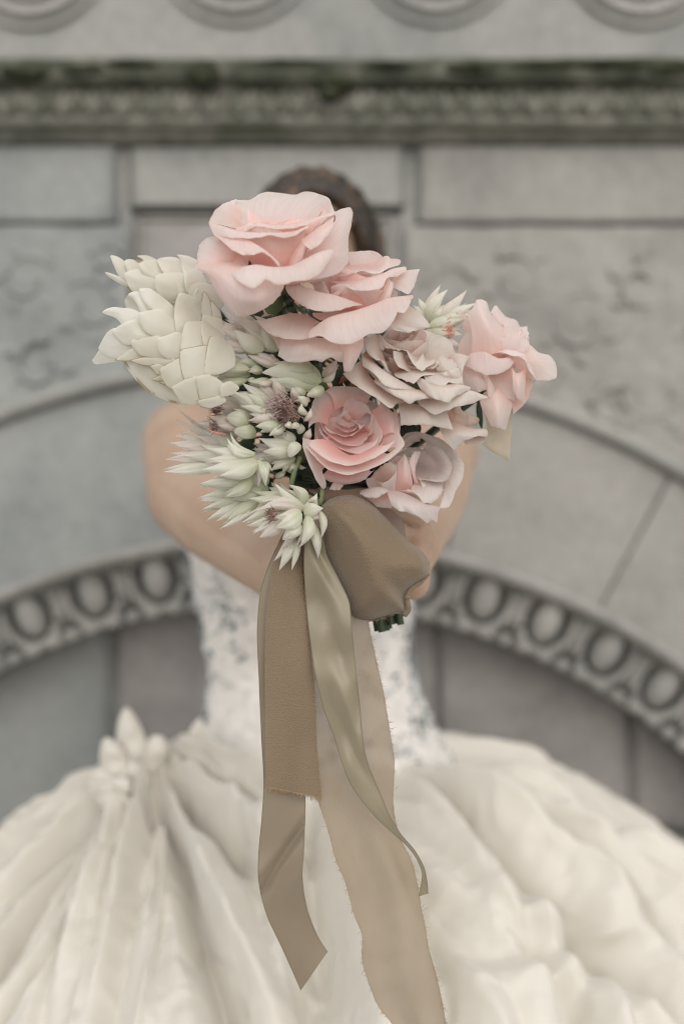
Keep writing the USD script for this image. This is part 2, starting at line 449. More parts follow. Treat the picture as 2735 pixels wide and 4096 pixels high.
# the course under the ledge
ZC = WZ(512)
part(wall, 'block', rough_block(XL, WX(-560), ZC + J, ZLB - .001, YW, YW + .2, 21), STONE[0])
part(wall, 'block', rough_block(WX(-560) + J, WX(268), ZC + J, ZLB - .001, YW, YW + .2, 22), STONE[2])
part(wall, 'block', rough_block(WX(292), WX(930), WZ(470), ZLB - .001, YW + .004, YW + .2, 23), STONE[0])
part(wall, 'block', rough_block(WX(955), WX(1720), ZC + J, ZLB - .001, YW, YW + .2, 24), STONE[1])
part(wall, 'block', rough_block(WX(1720) + J, XR, ZC + J, ZLB - .001, YW, YW + .2, 25), STONE[0])
part(wall, 'recessed_panel', rough_block(WX(285), WX(940), WZ(900), WZ(478), YW + .020, YW + .2, 26), MAUVE)
for x0, x1 in ((258, 300), (922, 962)):
    part(wall, 'pilaster_groove', box_block(WX(x0), WX(x1), YW + .016, YW + .15, WZ(640), ZLB - .002, .003), STONE[0])
# raised frame of that panel
for x0, x1, y0, y1 in ((312, 900, 486, 497), (312, 324, 499, 860), (886, 898, 499, 860)):
    part(wall, 'panel_frame', box_block(WX(x0), WX(x1), YW + .012, YW + .06, WZ(y1), WZ(y0), .003), STONE[1])


# spandrels: the flat wall outside the arch, cut along a circle
def spandrel(x0, x1, ztop, rcut, y0, y1, seed, zlow=0.0):
    n, m = 150, 90
    X = np.linspace(x0, x1, n)
    zc = CZA + np.sqrt(np.clip(rcut**2 - (X - CX)**2, 0, None))
    zc = np.where(np.abs(X - CX) >= rcut, zlow, zc)
    T = np.linspace(0, 1, m)[:, None]
    Z = zc[None] * (1 - T) + ztop * T
    XX = np.broadcast_to(X, Z.shape)
    Y = y0 - .011 * (meshkit.fbm(np.stack([XX * 13, Z * 13, np.full_like(Z, seed)], -1), 3, seed) - .5) * 2
    v = np.stack([XX, Y, Z], -1).reshape(-1, 3)
    b = v[:n].copy(); b[:, 1] = y1                      # underside
    f = gridfaces(m, n)
    i = np.arange(n - 1)
    f = np.vstack([f, np.stack([i, len(v) + i, len(v) + i + 1], 1), np.stack([i, len(v) + i + 1, i + 1], 1)])
    return np.vstack([v, b]), f


R1 = 1785 * WS                                # edge of the carved spandrels
CZ1 = WZ(849) - R1
_cz = CZA
CZA = CZ1
part(wall, 'carved_spandrel', spandrel(XL, WX(292), ZC - J, R1, YW + .006, YW + .1, 31), STONE[2])
part(wall, 'carved_spandrel', spandrel(WX(935), XR, ZC - J, R1, YW + .006, YW + .1, 32), STONE[1])
CZA = _cz


def arc_band(cx, cz, profile, a0, a1, n, amp=.0, seed=0, nprof=40):
    """profile of (radius, protrusion) swept round the arch"""
    P = np.asarray(profile, float)
    P = np.stack([np.interp(np.linspace(0, len(P) - 1, nprof), np.arange(len(P)), P[:, k]) for k in (0, 1)], 1)
    A, K = np.meshgrid(np.linspace(a0, a1, n), np.arange(nprof))
    r, p = P[K, 0], P[K, 1]
    X, Z = cx + r * np.sin(A), cz + r * np.cos(A)
    y = YW - p
    if amp:
        y = y - amp * (meshkit.fbm(np.stack([X * 16, Z * 16, p * 20], -1), 4, seed) - .5) * 2
    return np.stack([X, y, Z], -1).reshape(-1, 3), gridfaces(nprof, n)


part(wall, 'spandrel_fillet', arc_band(CX, CZ1, [(R1 + .026, -.01), (R1 + .024, .007), (R1 + .014, .012), (R1 + .004, .007), (R1 - .002, -.03)], -1.25, 1.25, 260, .0015, 3, 24), STONE[0])
# voussoirs between the spandrel and the egg moulding
edges = np.radians([-92, -66, -49, -30, -6, 14, 28.0, 47, 66, 92])
for k in range(len(edges) - 1):
    a0, a1 = edges[k] + .0012, edges[k + 1] - .0012
    A, T = np.meshgrid(np.linspace(a0, a1, 40), np.linspace(0, 1, 24))
    # from the moulding's outer radius to the spandrel's edge
    dxa, dza = np.sin(A), np.cos(A)
    off = CZA - CZ1
    bq = off * dza
    rout = -bq + np.sqrt(np.clip(bq**2 - (off**2 - R1**2), 0, None))
    rr = (R_OUT + .004) * (1 - T) + (rout - .002) * T
    X, Z = CX + rr * dxa, CZA + rr * dza
    Y = YW + .012 - .005 * (meshkit.fbm(np.stack([X * 7, Z * 7, np.full_like(X, k * 3.)], -1), 4, 40 + k) - .5)
    e = np.minimum(A - a0, a1 - A) * rr
    Y += .004 * (1 - np.clip(e / .005, 0, 1)) ** 2
    part(wall, 'voussoir', (np.stack([X, Y, Z], -1).reshape(-1, 3), gridfaces(24, 40)), STONE[(0, 1, 0, 2, 0, 1, 1, 1, 0)[k]])
# egg and dart moulding, its groove floor coloured dark to deepen the shade
W = R_OUT - R_IN
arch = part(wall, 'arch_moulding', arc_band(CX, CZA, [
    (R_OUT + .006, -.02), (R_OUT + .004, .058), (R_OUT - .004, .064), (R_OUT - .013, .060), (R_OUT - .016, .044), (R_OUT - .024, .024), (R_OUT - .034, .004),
    (R_OUT - .060, -.012), (R_OUT - .088, -.010), (R_IN + .022, .012), (R_IN + .018, .022), (R_IN + .003, .020), (R_IN, .012), (R_IN - .002, -.10)], -1.5, 1.5, 420, .002, 5, 60), GROOVE_SHADE)
part(arch, 'fillet', arc_band(CX, CZA, [(R_OUT + .007, -.02), (R_OUT + .005, .060), (R_OUT - .004, .066), (R_OUT - .013, .062), (R_OUT - .016, .046), (R_OUT - .022, .030)], -1.5, 1.5, 420, .002, 5, 30), MOULD)
step = 150 / 1480
rm = (R_OUT + R_IN) / 2 + .008
A0 = -7.5 * step + .062
eggs = [A0 + step * k for k in range(-2, 19)]
for a in eggs:
    er, et = np.array([math.sin(a), 0, math.cos(a)]), np.array([math.cos(a), 0, -math.sin(a)])
    rot = np.stack([et, [0, 1, 0], er], 1)
    c = np.array([CX, YW - .016, CZA]) + er * rm
    part(arch, 'egg', ellipsoid(c, (.024, .030, .040), 3, rot), MOULD)
    ang = np.linspace(-2.55, 2.55, 40)
    pts = c + np.outer(np.sin(ang) * .043, et) - np.outer(np.cos(ang) * .053, er) + np.array([0, -.006, 0])
    part(arch, 'egg_rim', tube(pts, .0075, 10), MOULD)
    am = a + step / 2
    er2, et2 = np.array([math.sin(am), 0, math.cos(am)]), np.array([math.cos(am), 0, -math.sin(am)])
    rot2 = np.stack([et2, [0, 1, 0], er2], 1)
    part(arch, 'dart', ellipsoid(np.array([CX, YW - .020, CZA]) + er2 * (rm + .004), (.007, .016, .046), 2, rot2), MOULD)
    for q, w in ((a - step * .18, .014), (a + step * .18, .014), (am, .010)):
        e3, t3 = np.array([math.sin(q), 0, math.cos(q)]), np.array([math.cos(q), 0, -math.sin(q)])
        part(arch, 'bead', ellipsoid(np.array([CX, YW - .020, CZA]) + e3 * (R_IN + .011), (w, .012, .011), 2, np.stack([t3, [0, 1, 0], e3], 1)), MOULD)
part(wall, 'niche_joint', box_block(CX - R_IN - .02, CX + R_IN + .02, YW + .081, YW + .15, 0, CZA + R_IN * .99, .003), MORTAR)
# stones inside the arch, set back
YI = YW + .075
inner = [(-2.2, WX(236), 0, 3), (WX(236), WX(700), 0, 0), (WX(700), WX(1012), 0, 1), (WX(1012), WX(1290), 0, 0), (WX(1290), 2.2, 0, 2)]
IM = [MAUVE, STONE[2], STONE[0], MAUVE]
for k, (x0, x1, z0, mt) in enumerate([(CX - R_IN, WX(236), 0, 1), (WX(236), WX(720), 0, 0), (WX(720), WX(1014), 0, 0), (WX(1014), WX(1480), 0, 3), (WX(1480), CX + R_IN, 0, 3)]):
    for q, (za, zb) in enumerate([(0, .46), (.46, .79), (.79, 1.4)]):
        lean = .0
        part(wall, 'niche_block', rough_block(x0 + J, x1 - J, za + J, zb - J, YI, YI + .1, 50 + k*3 + q, 22, .006), IM[mt])
# worn carved scrollwork on the two spandrels
def scroll(cx, cy, r, turn, flip):
    t = np.linspace(0, 1, 46)
    ang = turn + flip * t * 2 * np.pi * .95
    rr = r * (1 - .62 * t)
    pts = np.stack([WX(cx) + rr*np.cos(ang), np.full(46, YW + .006), WZ(cy) + rr*np.sin(ang)], 1)
    ms = [tube(pts,   .0058 * (1 - .4*t) + .001, 8)]
    for q in np.arange(5):
        a = turn + flip * (q * 1.15 + .3)
        c = np.array([WX(cx) + r*1.12*math.cos(a), YW + .008, WZ(cy) + r*1.12*math.sin(a)])
        ms.append(ellipsoid(c, (r*.34, .008, r*.17), 2, np.array([[math.cos(a+.7*flip), 0, -math.sin(a+.7*flip)], [0, 1, 0], [math.sin(a+.7*flip), 0, math.cos(a+.7*flip)]])))
    return join(ms)


for k, (cx, cy, r, turn, flip) in enumerate([(60, 640, 62, .5, 1), (205, 700, 66, 2.4, -1), (85, 835, 60, 1.2, 1), (245, 590, 36, .2, 1), (-120, 740, 80, 1., 1), (-110, 920, 60, 2., -1),
                                            (1035, 660, 58, .3, 1), (1180, 640, 64, 2.2, -1), (1330, 740, 74, 1.0, 1), (1470, 650, 60, .2, -1), (1500, 900, 72, 2.6, 1), (1230, 850, 52, .4, -1), (1400, 930, 44, 1.4, 1), (1640, 760, 80, .6, 1), (1640, 1010, 70, 1.6, -1)]):
    part(wall, 'carved_scroll', scroll(cx, cy, r * WS, turn, flip), STONE[2 if cx < 700 else 1])
# ------------------------------------------------------------------ the bride
SKIN = plain('skin', (.38, .27, .195), rough=0.5, spec=0.35, sub=0.2, noise=(14.0, (.35, .235, .165), (.41, .30, .225)), rad=(.012, .004, .002))
HAIR = usdkit.material(stage, L + 'brown_hair', {
    "g": ("geometry", {}), "mp": ("mapping", {"mapping_type": "point", "scale": (60.0, 14.0, 14.0), "rotation": (0.0, 0.35, 0.2)}),
    "n": ("noise_texture", {"scale": 1.6, "detail": 5.0, "roughness": 0.65, "distortion": 0.6}),
    "r": ("rgb_ramp", {"ramp": [(0.34, (.006, .004, .003)), (0.52, (.022, .013, .008)), (0.71, (.17, .10, .05))]}),
    "b": ("bump", {"strength": 0.6, "distance": 0.004}),
    "p": ("principled_bsdf", {"roughness": 0.38, "specular_ior_level": 0.5})},
    [("g.position", "mp.vector"), ("mp.vector", "n.vector"), ("n.fac", "r.fac"), ("r.color", "p.base_color"), ("n.fac", "b.height"), ("b.normal", "p.normal")], surface="p.BSDF")
LACE = usdkit.material(stage, L + 'ivory_lace', {
    "g": ("geometry", {}),
    "v": ("voronoi_texture", {"scale": 70.0}), "n": ("noise_texture", {"scale": 45.0, "detail": 4.0, "roughness": 0.7}),
    "r": ("rgb_ramp", {"ramp": [(0.32, (.57, .55, .51)), (0.52, (.71, .675, .63)), (0.7, (.78, .745, .70))]}),
    "b": ("bump", {"strength": 0.8, "distance": 0.004}),
    "p": ("principled_bsdf", {"roughness": 0.6, "specular_ior_level": 0.3, "sheen_weight": 0.2})},
    [("g.position", "v.vector"), ("g.position", "n.vector"), ("n.fac", "r.fac"), ("r.color", "p.base_color"), ("v.distance", "b.height"), ("b.normal", "p.normal")], surface="p.BSDF")
SILK = usdkit.material(stage, L + 'ivory_taffeta', {
    "g": ("geometry", {}),
    "n": ("noise_texture", {"type": "ridged_multifractal", "scale": 13.0, "detail": 4.0, "roughness": 0.5, "distortion": 1.2}),
    "b": ("bump", {"strength": 0.9, "distance": 0.009}),
    "p": ("principled_bsdf", {"base_color": (.64, .61, .545), "roughness": 0.5, "specular_ior_level": 0.35, "sheen_weight": 0.25, "sheen_roughness": 0.35}),
    "t": ("translucent_bsdf", {"color": (.70, .645, .55)}), "m": ("mix_closure", {"fac": 0.12})},
    [("g.position", "n.vector"), ("n.fac", "b.height"), ("b.normal", "p.normal"), ("p.BSDF", "m.closure1"), ("t.BSDF", "m.closure2")], surface="m.closure")
BEAD = usdkit.material(stage, L + 'steel_blue_beads', {
    "o": ("geometry", {}), "n": ("noise_texture", {"scale": 30.0, "detail": 1.0}),
    "r": ("rgb_ramp", {"ramp": [(0.35, (.17, .195, .20)), (0.52, (.40, .425, .425)), (0.66, (.72, .72, .71))]}),
    "p": ("principled_bsdf", {"roughness": 0.18, "specular_ior_level": 0.9, "metallic": 0.25})},
    [("o.position", "n.vector"), ("n.fac", "r.fac"), ("r.color", "p.base_color")], surface="p.BSDF")

bx, by = -.036, 1.22                          # the body's axis
bride = thing('person', 'person in a strapless ivory ball gown holding the bouquet out in front', 'person', (bx, by, 0))
grip = D(824, 1300, .682)                     # where the hands close round the stems


def sph(p, r):
    return (np.asarray(p, float), r)


def hull_chain(chain):
    out = []
    for (p, r), (q, s) in zip(chain[:-1], chain[1:]):
        a = trimesh.creation.icosphere(2, 1.0)
        va, vb = np.array(a.vertices) * r + p, np.array(a.vertices) * s + q
        out.append(m3.Manifold.hull_points(np.vstack([va, vb]).astype(np.float64)))
    return out


def J_(dx, dy, z):
    return np.array([bx + dx, by + dy, z])


bones = []
for s in (-1, 1):                             # torso sides, hips, legs
    bones += hull_chain([sph(J_(s*.055, .0, 1.335), .078), sph(J_(s*.040, .0, 1.22), .066), sph(J_(s*.03, .0, 1.13), .068), sph(J_(s*.06, .02, .96), .10), sph(J_(s*.09, .01, .86), .09), sph(J_(s*.095, 0, .50), .055), sph(J_(s*.1, .02, .12), .036)])
    bones += hull_chain([sph(J_(s*.1, .02, .12), .034), sph(J_(s*.105, -.10, .03), .028)])
    bones += hull_chain([sph(J_(s*.07, -.058, 1.335), .052), sph(J_(s*.06, .0, 1.30), .085)])   # bust
    bones += hull_chain([sph(J_(0, .015, 1.455), .05), sph(J_(s*.10, .01, 1.435), .045), sph(J_(s*.155, -.005, 1.425), .048)])
bones += hull_chain([sph(J_(0, .0, 1.40), .085), sph(J_(0, .02, 1.46), .06), sph(J_(0, .01, 1.50), .049), sph(J_(0, -.005, 1.575), .048)])
bones += hull_chain([sph(J_(-.08, 0, 1.39), .07), sph(J_(.08, 0, 1.39), .07)])
HC = np.array([-.036, 1.212, 1.652])          # the head
v, f = ellipsoid(HC + [0, .008, .010], (.070, .090, .088), 3)
bones.append(m3.Manifold.hull_points(np.vstack([v, HC + np.array([[-.045, -.05, -.075], [.045, -.05, -.075], [-.02, -.078, -.108], [.02, -.078, -.108], [0, -.08, -.112], [-.055, -.02, -.06], [.055, -.02, -.06]])])))
bones += hull_chain([sph(HC + [0, -.086, .012], .008), sph(HC + [0, -.104, -.024], .011)])          # nose
bones += hull_chain([sph(HC + [-.02, -.084, -.062], .008), sph(HC + [0, -.089, -.060], .009), sph(HC + [.02, -.084, -.062], .008)])   # lips
bones += hull_chain([sph(HC + [-.045, -.066, .034], .007), sph(HC + [-.016, -.079, .035], .007)])
bones += hull_chain([sph(HC + [.045, -.066, .034], .007), sph(HC + [.016, -.079, .035], .007)])
for s in (-1, 1):
    bones += hull_chain([sph(HC + [s*.074, .012, .02], .010), sph(HC + [s*.078, .016, -.004], .012), sph(HC + [s*.072, .008, -.03], .007)])
shL, shR = D(428, 1018, 1.19), D(990, 1012, 1.19)
elL, elR = D(436, 1142, .975), D(990, 1105, .975)
wrL, wrR = D(672, 1318, .735), D(925, 1262, .745)
bones += hull_chain([sph(J_(-.13, 0, 1.42), .056), sph(shL, .053), sph(blend(shL, elL, .5), .047), sph(elL, .041), sph(blend(elL, wrL, .35), .039), sph(wrL, .0255)])
bones += hull_chain([sph(J_(.12, 0, 1.42), .056), sph(shR, .050), sph(blend(shR, elR, .5), .045), sph(elR, .039), sph(blend(elR, wrR, .35), .037), sph(wrR, .0255)])


def hand(wr, side, z0, tilt):
    """a fist round the stems: palm on its own side, fingers round the front, thumb above"""
    ax = grip + np.array([0.0, 0, 0])
    R = .015
    out = []
    R += .006 * (side > 0)
    px = ax + np.array([side * (R + .016), .012, z0])
    out += hull_chain([sph(wr, .024), sph(blend(wr, px, .55), .023)])
    for dz in (-.025, -.008, .008, .025):
        out += hull_chain([sph(blend(wr, px, .5), .018), sph(px + [0, 0, dz], .0125)])
    for k, dz in enumerate((.0265, .0095, -.0075, -.0235)):
        rr = (.0080, .0083, .0080, .0070)[k]
        ln = (1.0, 1.08, 1.02, .85)[k]
        ch = []
        for a in np.linspace(0, 2.9 * ln, 5):
            q = ax + np.array([side * (R + rr) * math.cos(a), .006 - (R + rr) * math.sin(a) * 1.05, z0 + dz + tilt * a * .004])
            ch.append(sph(q, rr * (1 - .06 * a)))
        out += hull_chain([sph(px + [0, 0, dz * .9], .0115)] + ch)
    tb = px + np.array([0, -.006, .024])
    out += hull_chain([sph(blend(wr, px, .6) + [0, 0, .014], .014), sph(tb, .0115), sph(ax + [side * (R - .002), -.026, z0 + .030], .0092), sph(ax + [side * .006, -.030, z0 + .032], .008)])
    return out


bones += hand(wrL, -1, .003, -1) + hand(wrR, 1, .014, 1)
body = m3.Manifold.batch_boolean(bones, m3.OpType.Add)
mm = body.simplify(.0006).refine_to_length(.007).to_mesh()
body = trimesh.Trimesh(mm.vert_properties[:, :3], mm.tri_verts, process=False)
body.merge_vertices()
v0 = np.array(body.vertices)
trimesh.smoothing.filter_taubin(body, lamb=.5, nu=.51, iterations=24)
v1 = np.array(body.vertices)
bad = np.linalg.norm(v1 - v0, axis=1) > .012
v1[bad] = v0[bad]
body.vertices = v1
part(bride, 'body', body, SKIN)
EYE = plain('eye', (.42, .40, .38), .2)
IRIS = plain('iris', (.03, .018, .012), .2)
LIP = plain('lip', (.36, .15, .125), .4)
BROW = plain('brow', (.06, .038, .025), .7)
for s in (-1, 1):
    part(bride, 'eye', ellipsoid(HC + [s*.030, -.0765, .012], (.0105, .009, .0052), 2), EYE)
    part(bride, 'iris', ellipsoid(HC + [s*.030, -.0825, .0118], (.0046, .0036, .0046), 2), IRIS)
    t_ = np.linspace(-1, 1, 9)
    part(bride, 'eyelashes', tube(HC + np.stack([s*.030 + .0115*t_, -.0845 + .006*t_**2, .0165 - .0055*t_**2], 1), .0011, 6), IRIS)
    part(bride, 'eyebrow', tube(HC + np.stack([s*.032 + .017*t_, -.0865 + .010*((t_*s + .6)/1.6)**2 * (t_*s > -.6), .036 - .005*t_**2], 1), np.linspace(.0012, .0024, 9) if s < 0 else np.linspace(.0024, .0012, 9), 6), BROW)
t_ = np.linspace(-1, 1, 13)
part(bride, 'lips', join([tube(HC + np.stack([.021*t_, -.0965 + .007*t_**2, -.0575 - .002*t_**2], 1), .0042*(1 - .75*t_**2), 8), tube(HC + np.stack([.019*t_, -.0955 + .007*t_**2, -.0655 + .003*t_**2], 1), .0050*(1 - .75*t_**2), 8)]), LIP)
# hair: smoothed back from the forehead, a low knot behind
h = trimesh.creation.icosphere(5)
v = np.array(h.vertices) * [.092, .118, .126]
ang = np.arctan2(v[:, 0], v[:, 2] + .02)
v *= (1 + .028 * np.sin(ang * 34 + 2 * np.sin(v[:, 1] * 40)) * .35 + .05 * (meshkit.fbm(np.c_[ang * 6, v[:, 1] * 20, v[:, 0] * 4], 3, 2) - .5))[:, None]
v += HC + [0, .014, -.008]
hair = m3.Manifold(m3.Mesh(v.astype(np.float32), np.array(h.faces, np.uint32)))
cv, cf = ellipsoid(HC + [.012, -.115, -.045], (.066, .085, .118), 4)
hair = hair - m3.Manifold(m3.Mesh(cv.astype(np.float32), np.array(cf, np.uint32)))
hair = hair.trim_by_plane((0, .55, 1.0), float((HC[1] * .55 + HC[2] - .030) / math.hypot(.55, 1.0)))
kv, kf = ellipsoid(HC + [0, .135, -.05], (.055, .045, .05), 4)
hair = hair + m3.Manifold(m3.Mesh(kv.astype(np.float32), np.array(kf, np.uint32)))
part(bride, 'hair', hair, HAIR)

# bodice: a loft of rings, seen from the front between its two side lines
ys = np.array([1140, 1200, 1330, 1450, 1560, 1650, 1720, 1790])
hw = np.array([300, 286, 258, 238, 237, 262, 296, 330])
cxs = np.array([703, 703, 700, 702, 713, 728, 728, 722])
dep = np.array([.58, .64, .66, .66, .68, .74, .80, .84])
yy = np.linspace(1140, 1790, 70)
n = 160
rings = []
for y in yy:
    c = D(np.interp(y, ys, cxs), y, 1.20)
    a = CubicSpline(ys, hw)(y) * KD * 1.20
    dd = a * np.interp(y, ys, dep)
    t = np.linspace(0, 2*np.pi, n, endpoint=False)
    top = 1 if y > 1150 else 1
    z = np.full(n, c[2])
    # the neckline dips between the two cups and falls away to the back
    dip = sst(1330 - y, 0, 190)
    z = z + dip * (.018 * np.cos(t * 1) * (np.cos(t) < 0) - .020 * np.exp(-((t - 1.5 * np.pi) / .28) ** 2) - .035 * np.clip(np.sin(t), 0, 1))
    bust = .030 * np.exp(-((y - 1265) / 70) ** 2) * (np.exp(-((t - 1.5*np.pi - .62) / .42) ** 2) + np.exp(-((t - 1.5*np.pi + .62) / .42) ** 2))
    rings.append(np.stack([c[0] + a * np.cos(t), c[1] + .012 + (dd + bust) * np.sin(t), z], 1))
V = np.stack(rings)
V += .0035 * (meshkit.fbm(V * 45, 4, 3) - .5)[..., None] * np.array([1, 1, .2])
i, j = np.meshgrid(np.arange(len(yy) - 1), np.arange(n), indexing='ij')
q = np.stack([i*n + j, (i+1)*n + j, (i+1)*n + (j+1) % n, i*n + (j+1) % n], -1).reshape(-1, 4)
bod = V.reshape(-1, 3)
bodice = part(bride, 'gown_bodice', (bod, np.vstack([q[:, [0, 1, 2]], q[:, [0, 2, 3]]])), LACE)
# beaded sprays on the bodice
ico = trimesh.creation.icosphere(1)
iv, if_ = np.array(ico.vertices), np.array(ico.faces)
parts_ = []
r2 = np.random.default_rng(5)
cen = V.mean(1)
for _ in range(78):
    kk = r2.integers(3, len(yy) - 6)
    tt = r2.uniform(math.pi * 1.02, math.pi * 1.98)
    if r2.random() < .3:
        tt = r2.choice([math.pi * 1.06, math.pi * 1.94]) + r2.normal() * .12
    jn = tt / (2*np.pi) * n
    nb = r2.integers(5, 15)
    rot = r2.uniform(0, 6.28)
    for b in range(nb):
        if b < 5:
            ox, oy = .0075 * math.cos(rot + b * 1.2566), .0075 * math.sin(rot + b * 1.2566)
        else:
            ox, oy = (.010 + .006 * (b - 4)) * math.cos(rot + .12 * b), (.010 + .006 * (b - 4)) * math.sin(rot + .12 * b)
        j2 = jn + ox / .0048
        k2 = np.clip(kk + oy / .0048, 0, len(yy) - 1)
        p = V[int(round(k2)), int(round(j2)) % n]
        nrm = p - cen[int(round(k2))]; nrm[2] = 0; nrm /= np.linalg.norm(nrm) + 1e-9
        parts_.append((iv * r2.uniform(.0017, .0036) + p + nrm * .002 + r2.normal(size=3) * .0006, if_))
part(bodice, 'beading', join(parts_), BEAD, kind='stuff')

# skirt: a wide dome of taffeta, gathered at the waist and caught up at the left hip
prof = np.array([(.128, 1.070), (.15, 1.058), (.20, 1.046), (.255, 1.036), (.307, 1.004), (.36, .969), (.447, .911), (.53, .83), (.60, .71), (.68, .46), (.74, .2), (.77, .02)])
sc = np.array([-.036, 1.205])
G = np.array([-.212, 1.115])                  # where the skirt is caught up
tt = np.r_[np.linspace(0, .62, 250), np.linspace(.62, 1, 50)[1:]]
sp = CubicSpline(np.linspace(0, 1, len(prof)), prof)(tt)
ph = np.r_[np.linspace(-2.0, 2.0, 760), np.linspace(2.0, 2*np.pi - 2.0, 120)[1:-1]]
PH, K = np.meshgrid(ph, np.arange(len(tt)))
Rr, Z = sp[K, 0], sp[K, 1]
X, Y = sc[0] + Rr * np.sin(PH), sc[1] - Rr * np.cos(PH)
r3 = np.random.default_rng(12)


def wrap(a):
    return (a + np.pi) % (2*np.pi) - np.pi


def fold(u, w, sharp):
    """a soft ridge, steep on one side"""
    u = u / w
    return np.exp(-np.abs(u) ** 1.6) * (1 + sharp * np.tanh(u * 2.2))


H1 = np.zeros_like(X)
for k in range(150):
    p0 = r3.uniform(-np.pi, np.pi)
    w = r3.uniform(.014, .075)
    amp = r3.uniform(-.26, .24) * w
    s0, s1 = r3.uniform(.10, .28), r3.uniform(.3, 1.0)
    u = wrap(PH - p0 - r3.uniform(-.18, .18) * (Rr - .15) / .3 - .05*np.sin(Rr * 14 + k))
    H1 += amp * fold(u, w, r3.uniform(-.6, .6)) * sst(Rr, s0 * .6, s0 + .10) * (1 - .6 * sst(Rr, s1, s1 + .25))
for p0, w, amp, a, b in [(.75, .055, -.045, .15, .40), (.99, .07, -.034, .20, .37), (.55, .10, .018, .15, .5), (.88, .06, .020, .15, .42), (.30, .045, -.020, .17, .6), (.05, .05, -.014, .17, .6), (1.2, .12, .018, .2, .5), (-.18, .06, .010, .15, .6)]:
    u = wrap(PH - p0 - .04*np.sin(Rr * 16 + p0 * 9))
    H1 += amp * fold(u, w, .45) * sst(Rr, a - .03, a + .07) * (1 - sst(Rr, b, b + .12))
dx, dy = X - G[0], Y - G[1]
gr = np.hypot(dx, dy)
ga = np.arctan2(dx, -dy)
H2 = np.zeros_like(X)
for k in range(110):
    p0 = r3.uniform(-2.0, 2.2)
    w = r3.uniform(.018, .075)
    amp = r3.uniform(-.40, .34) * w * (1.3 if w < .04 else 1)
    s1 = r3.uniform(.15, .5)
    u = wrap(ga - p0 - r3.uniform(-.2, .2) * gr / .3)
    H2 += amp * fold(u, w, r3.uniform(-.7, .7)) * sst(gr, .015, .09) * (1 - .7 * sst(gr, s1, s1 + .2))
wl = sst(-X, -.02, .10)
Hf = 1.65 * (H1 * (1 - wl) + (H2 + .35 * H1) * wl)
bump =   .026 * np.exp(-(gr / .055) ** 2) + .018 * np.exp(-(gr / .13) ** 2)
left = sst(-X, .10, .30)
Z = Z - .022 * left * sst(Rr, .18, .3) + bump
# crumpled puff low on the right
q = np.stack([X * 11, Y * 11, Z * 11], -1)
rid = 1 - np.abs(2 * meshkit.fbm(q, 3, 21) - 1) * 2.2
rid2 = 1 - np.abs(2 * meshkit.fbm(q * 2.3 + 5, 3, 22) - 1) * 2.2
Hf += .0035 * rid * sst(Rr, .22, .36) + .0036 * rid2 * sst(Rr, .16, .30)
pr = np.array([.225, .90])
pd = np.hypot(X - pr[0], Y - pr[1])
pa = np.arctan2(X - pr[0], -(Y - pr[1]))
puff = np.exp(-(pd / .15) ** 2)
Hf += puff * (.016 * rid + .012 * np.sin(pa * 7 + 3 * meshkit.noise(q * .5, 3)) * sst(pd, .01, .06) - .030 * np.exp(-(pd / .025) ** 2))
# push along the dome's own normal
dr, dz = np.gradient(sp[:, 0], tt), np.gradient(sp[:, 1], tt)
nl = np.hypot(dr, dz)
nr, nz = (-dz / nl)[K], (dr / nl)[K]
Vs = np.stack([X + nr * np.sin(PH) * Hf, Y - nr * np.cos(PH) * Hf, Z + nz * Hf], -1)
n = len(ph)
i, j = np.meshgrid(np.arange(len(tt) - 1), np.arange(n), indexing='ij')
qd = np.stack([i*n + j, i*n + (j+1) % n, (i+1)*n + (j+1) % n, (i+1)*n + j], -1).reshape(-1, 4)
part(bride, 'gown_skirt', (Vs.reshape(-1, 3), np.vstack([qd[:, [0, 2, 1]], qd[:, [0, 3, 2]]])), SILK)

# fabric flower at the left hip
fl = None
for k, (o, d0, bul) in enumerate([([(265, 1740), (268, 1665), (283, 1625), (300, 1628), (325, 1670), (347, 1735), (325, 1775), (290, 1780)], 1.125, 16),
                                  ([(228, 1750), (232, 1705), (248, 1690), (282, 1718), (300, 1770), (280, 1800), (240, 1792)], 1.105, 14),
                                  ([(203, 1808), (212, 1768), (240, 1762), (275, 1785), (290, 1820), (262, 1852), (220, 1842)], 1.09, 14),
                                  ([(268, 1790), (300, 1745), (335, 1760), (348, 1800), (325, 1835), (285, 1835)], 1.10, 14),
                                  ([(225, 1832), (262, 1805), (300, 1815), (318, 1850), (280, 1870), (238, 1862)], 1.075, 12),
                                  ([(252, 1800), (270, 1780), (300, 1790), (300, 1815), (275, 1825)], 1.065, 8),
                                  ([(320, 1745), (345, 1690), (375, 1690), (385, 1730), (360, 1780), (335, 1785)], 1.12, 10)]):
    P, tri, uv = poly_patch(o, 7, lambda p: np.zeros(len(p)), bul / 1000, 3)
    P = P.copy(); P[:, 2] = d0 - .045 - P[:, 2] + .004 * (meshkit.noise(np.c_[P[:, :2] * .04, np.full(len(P), k)]) - .5) * 2
    if fl is None:
        fl = part(bride, 'fabric_flower', (Dn(P), tri), SILK)
    else:
        part(fl, 'petal', (Dn(P), tri), SILK)
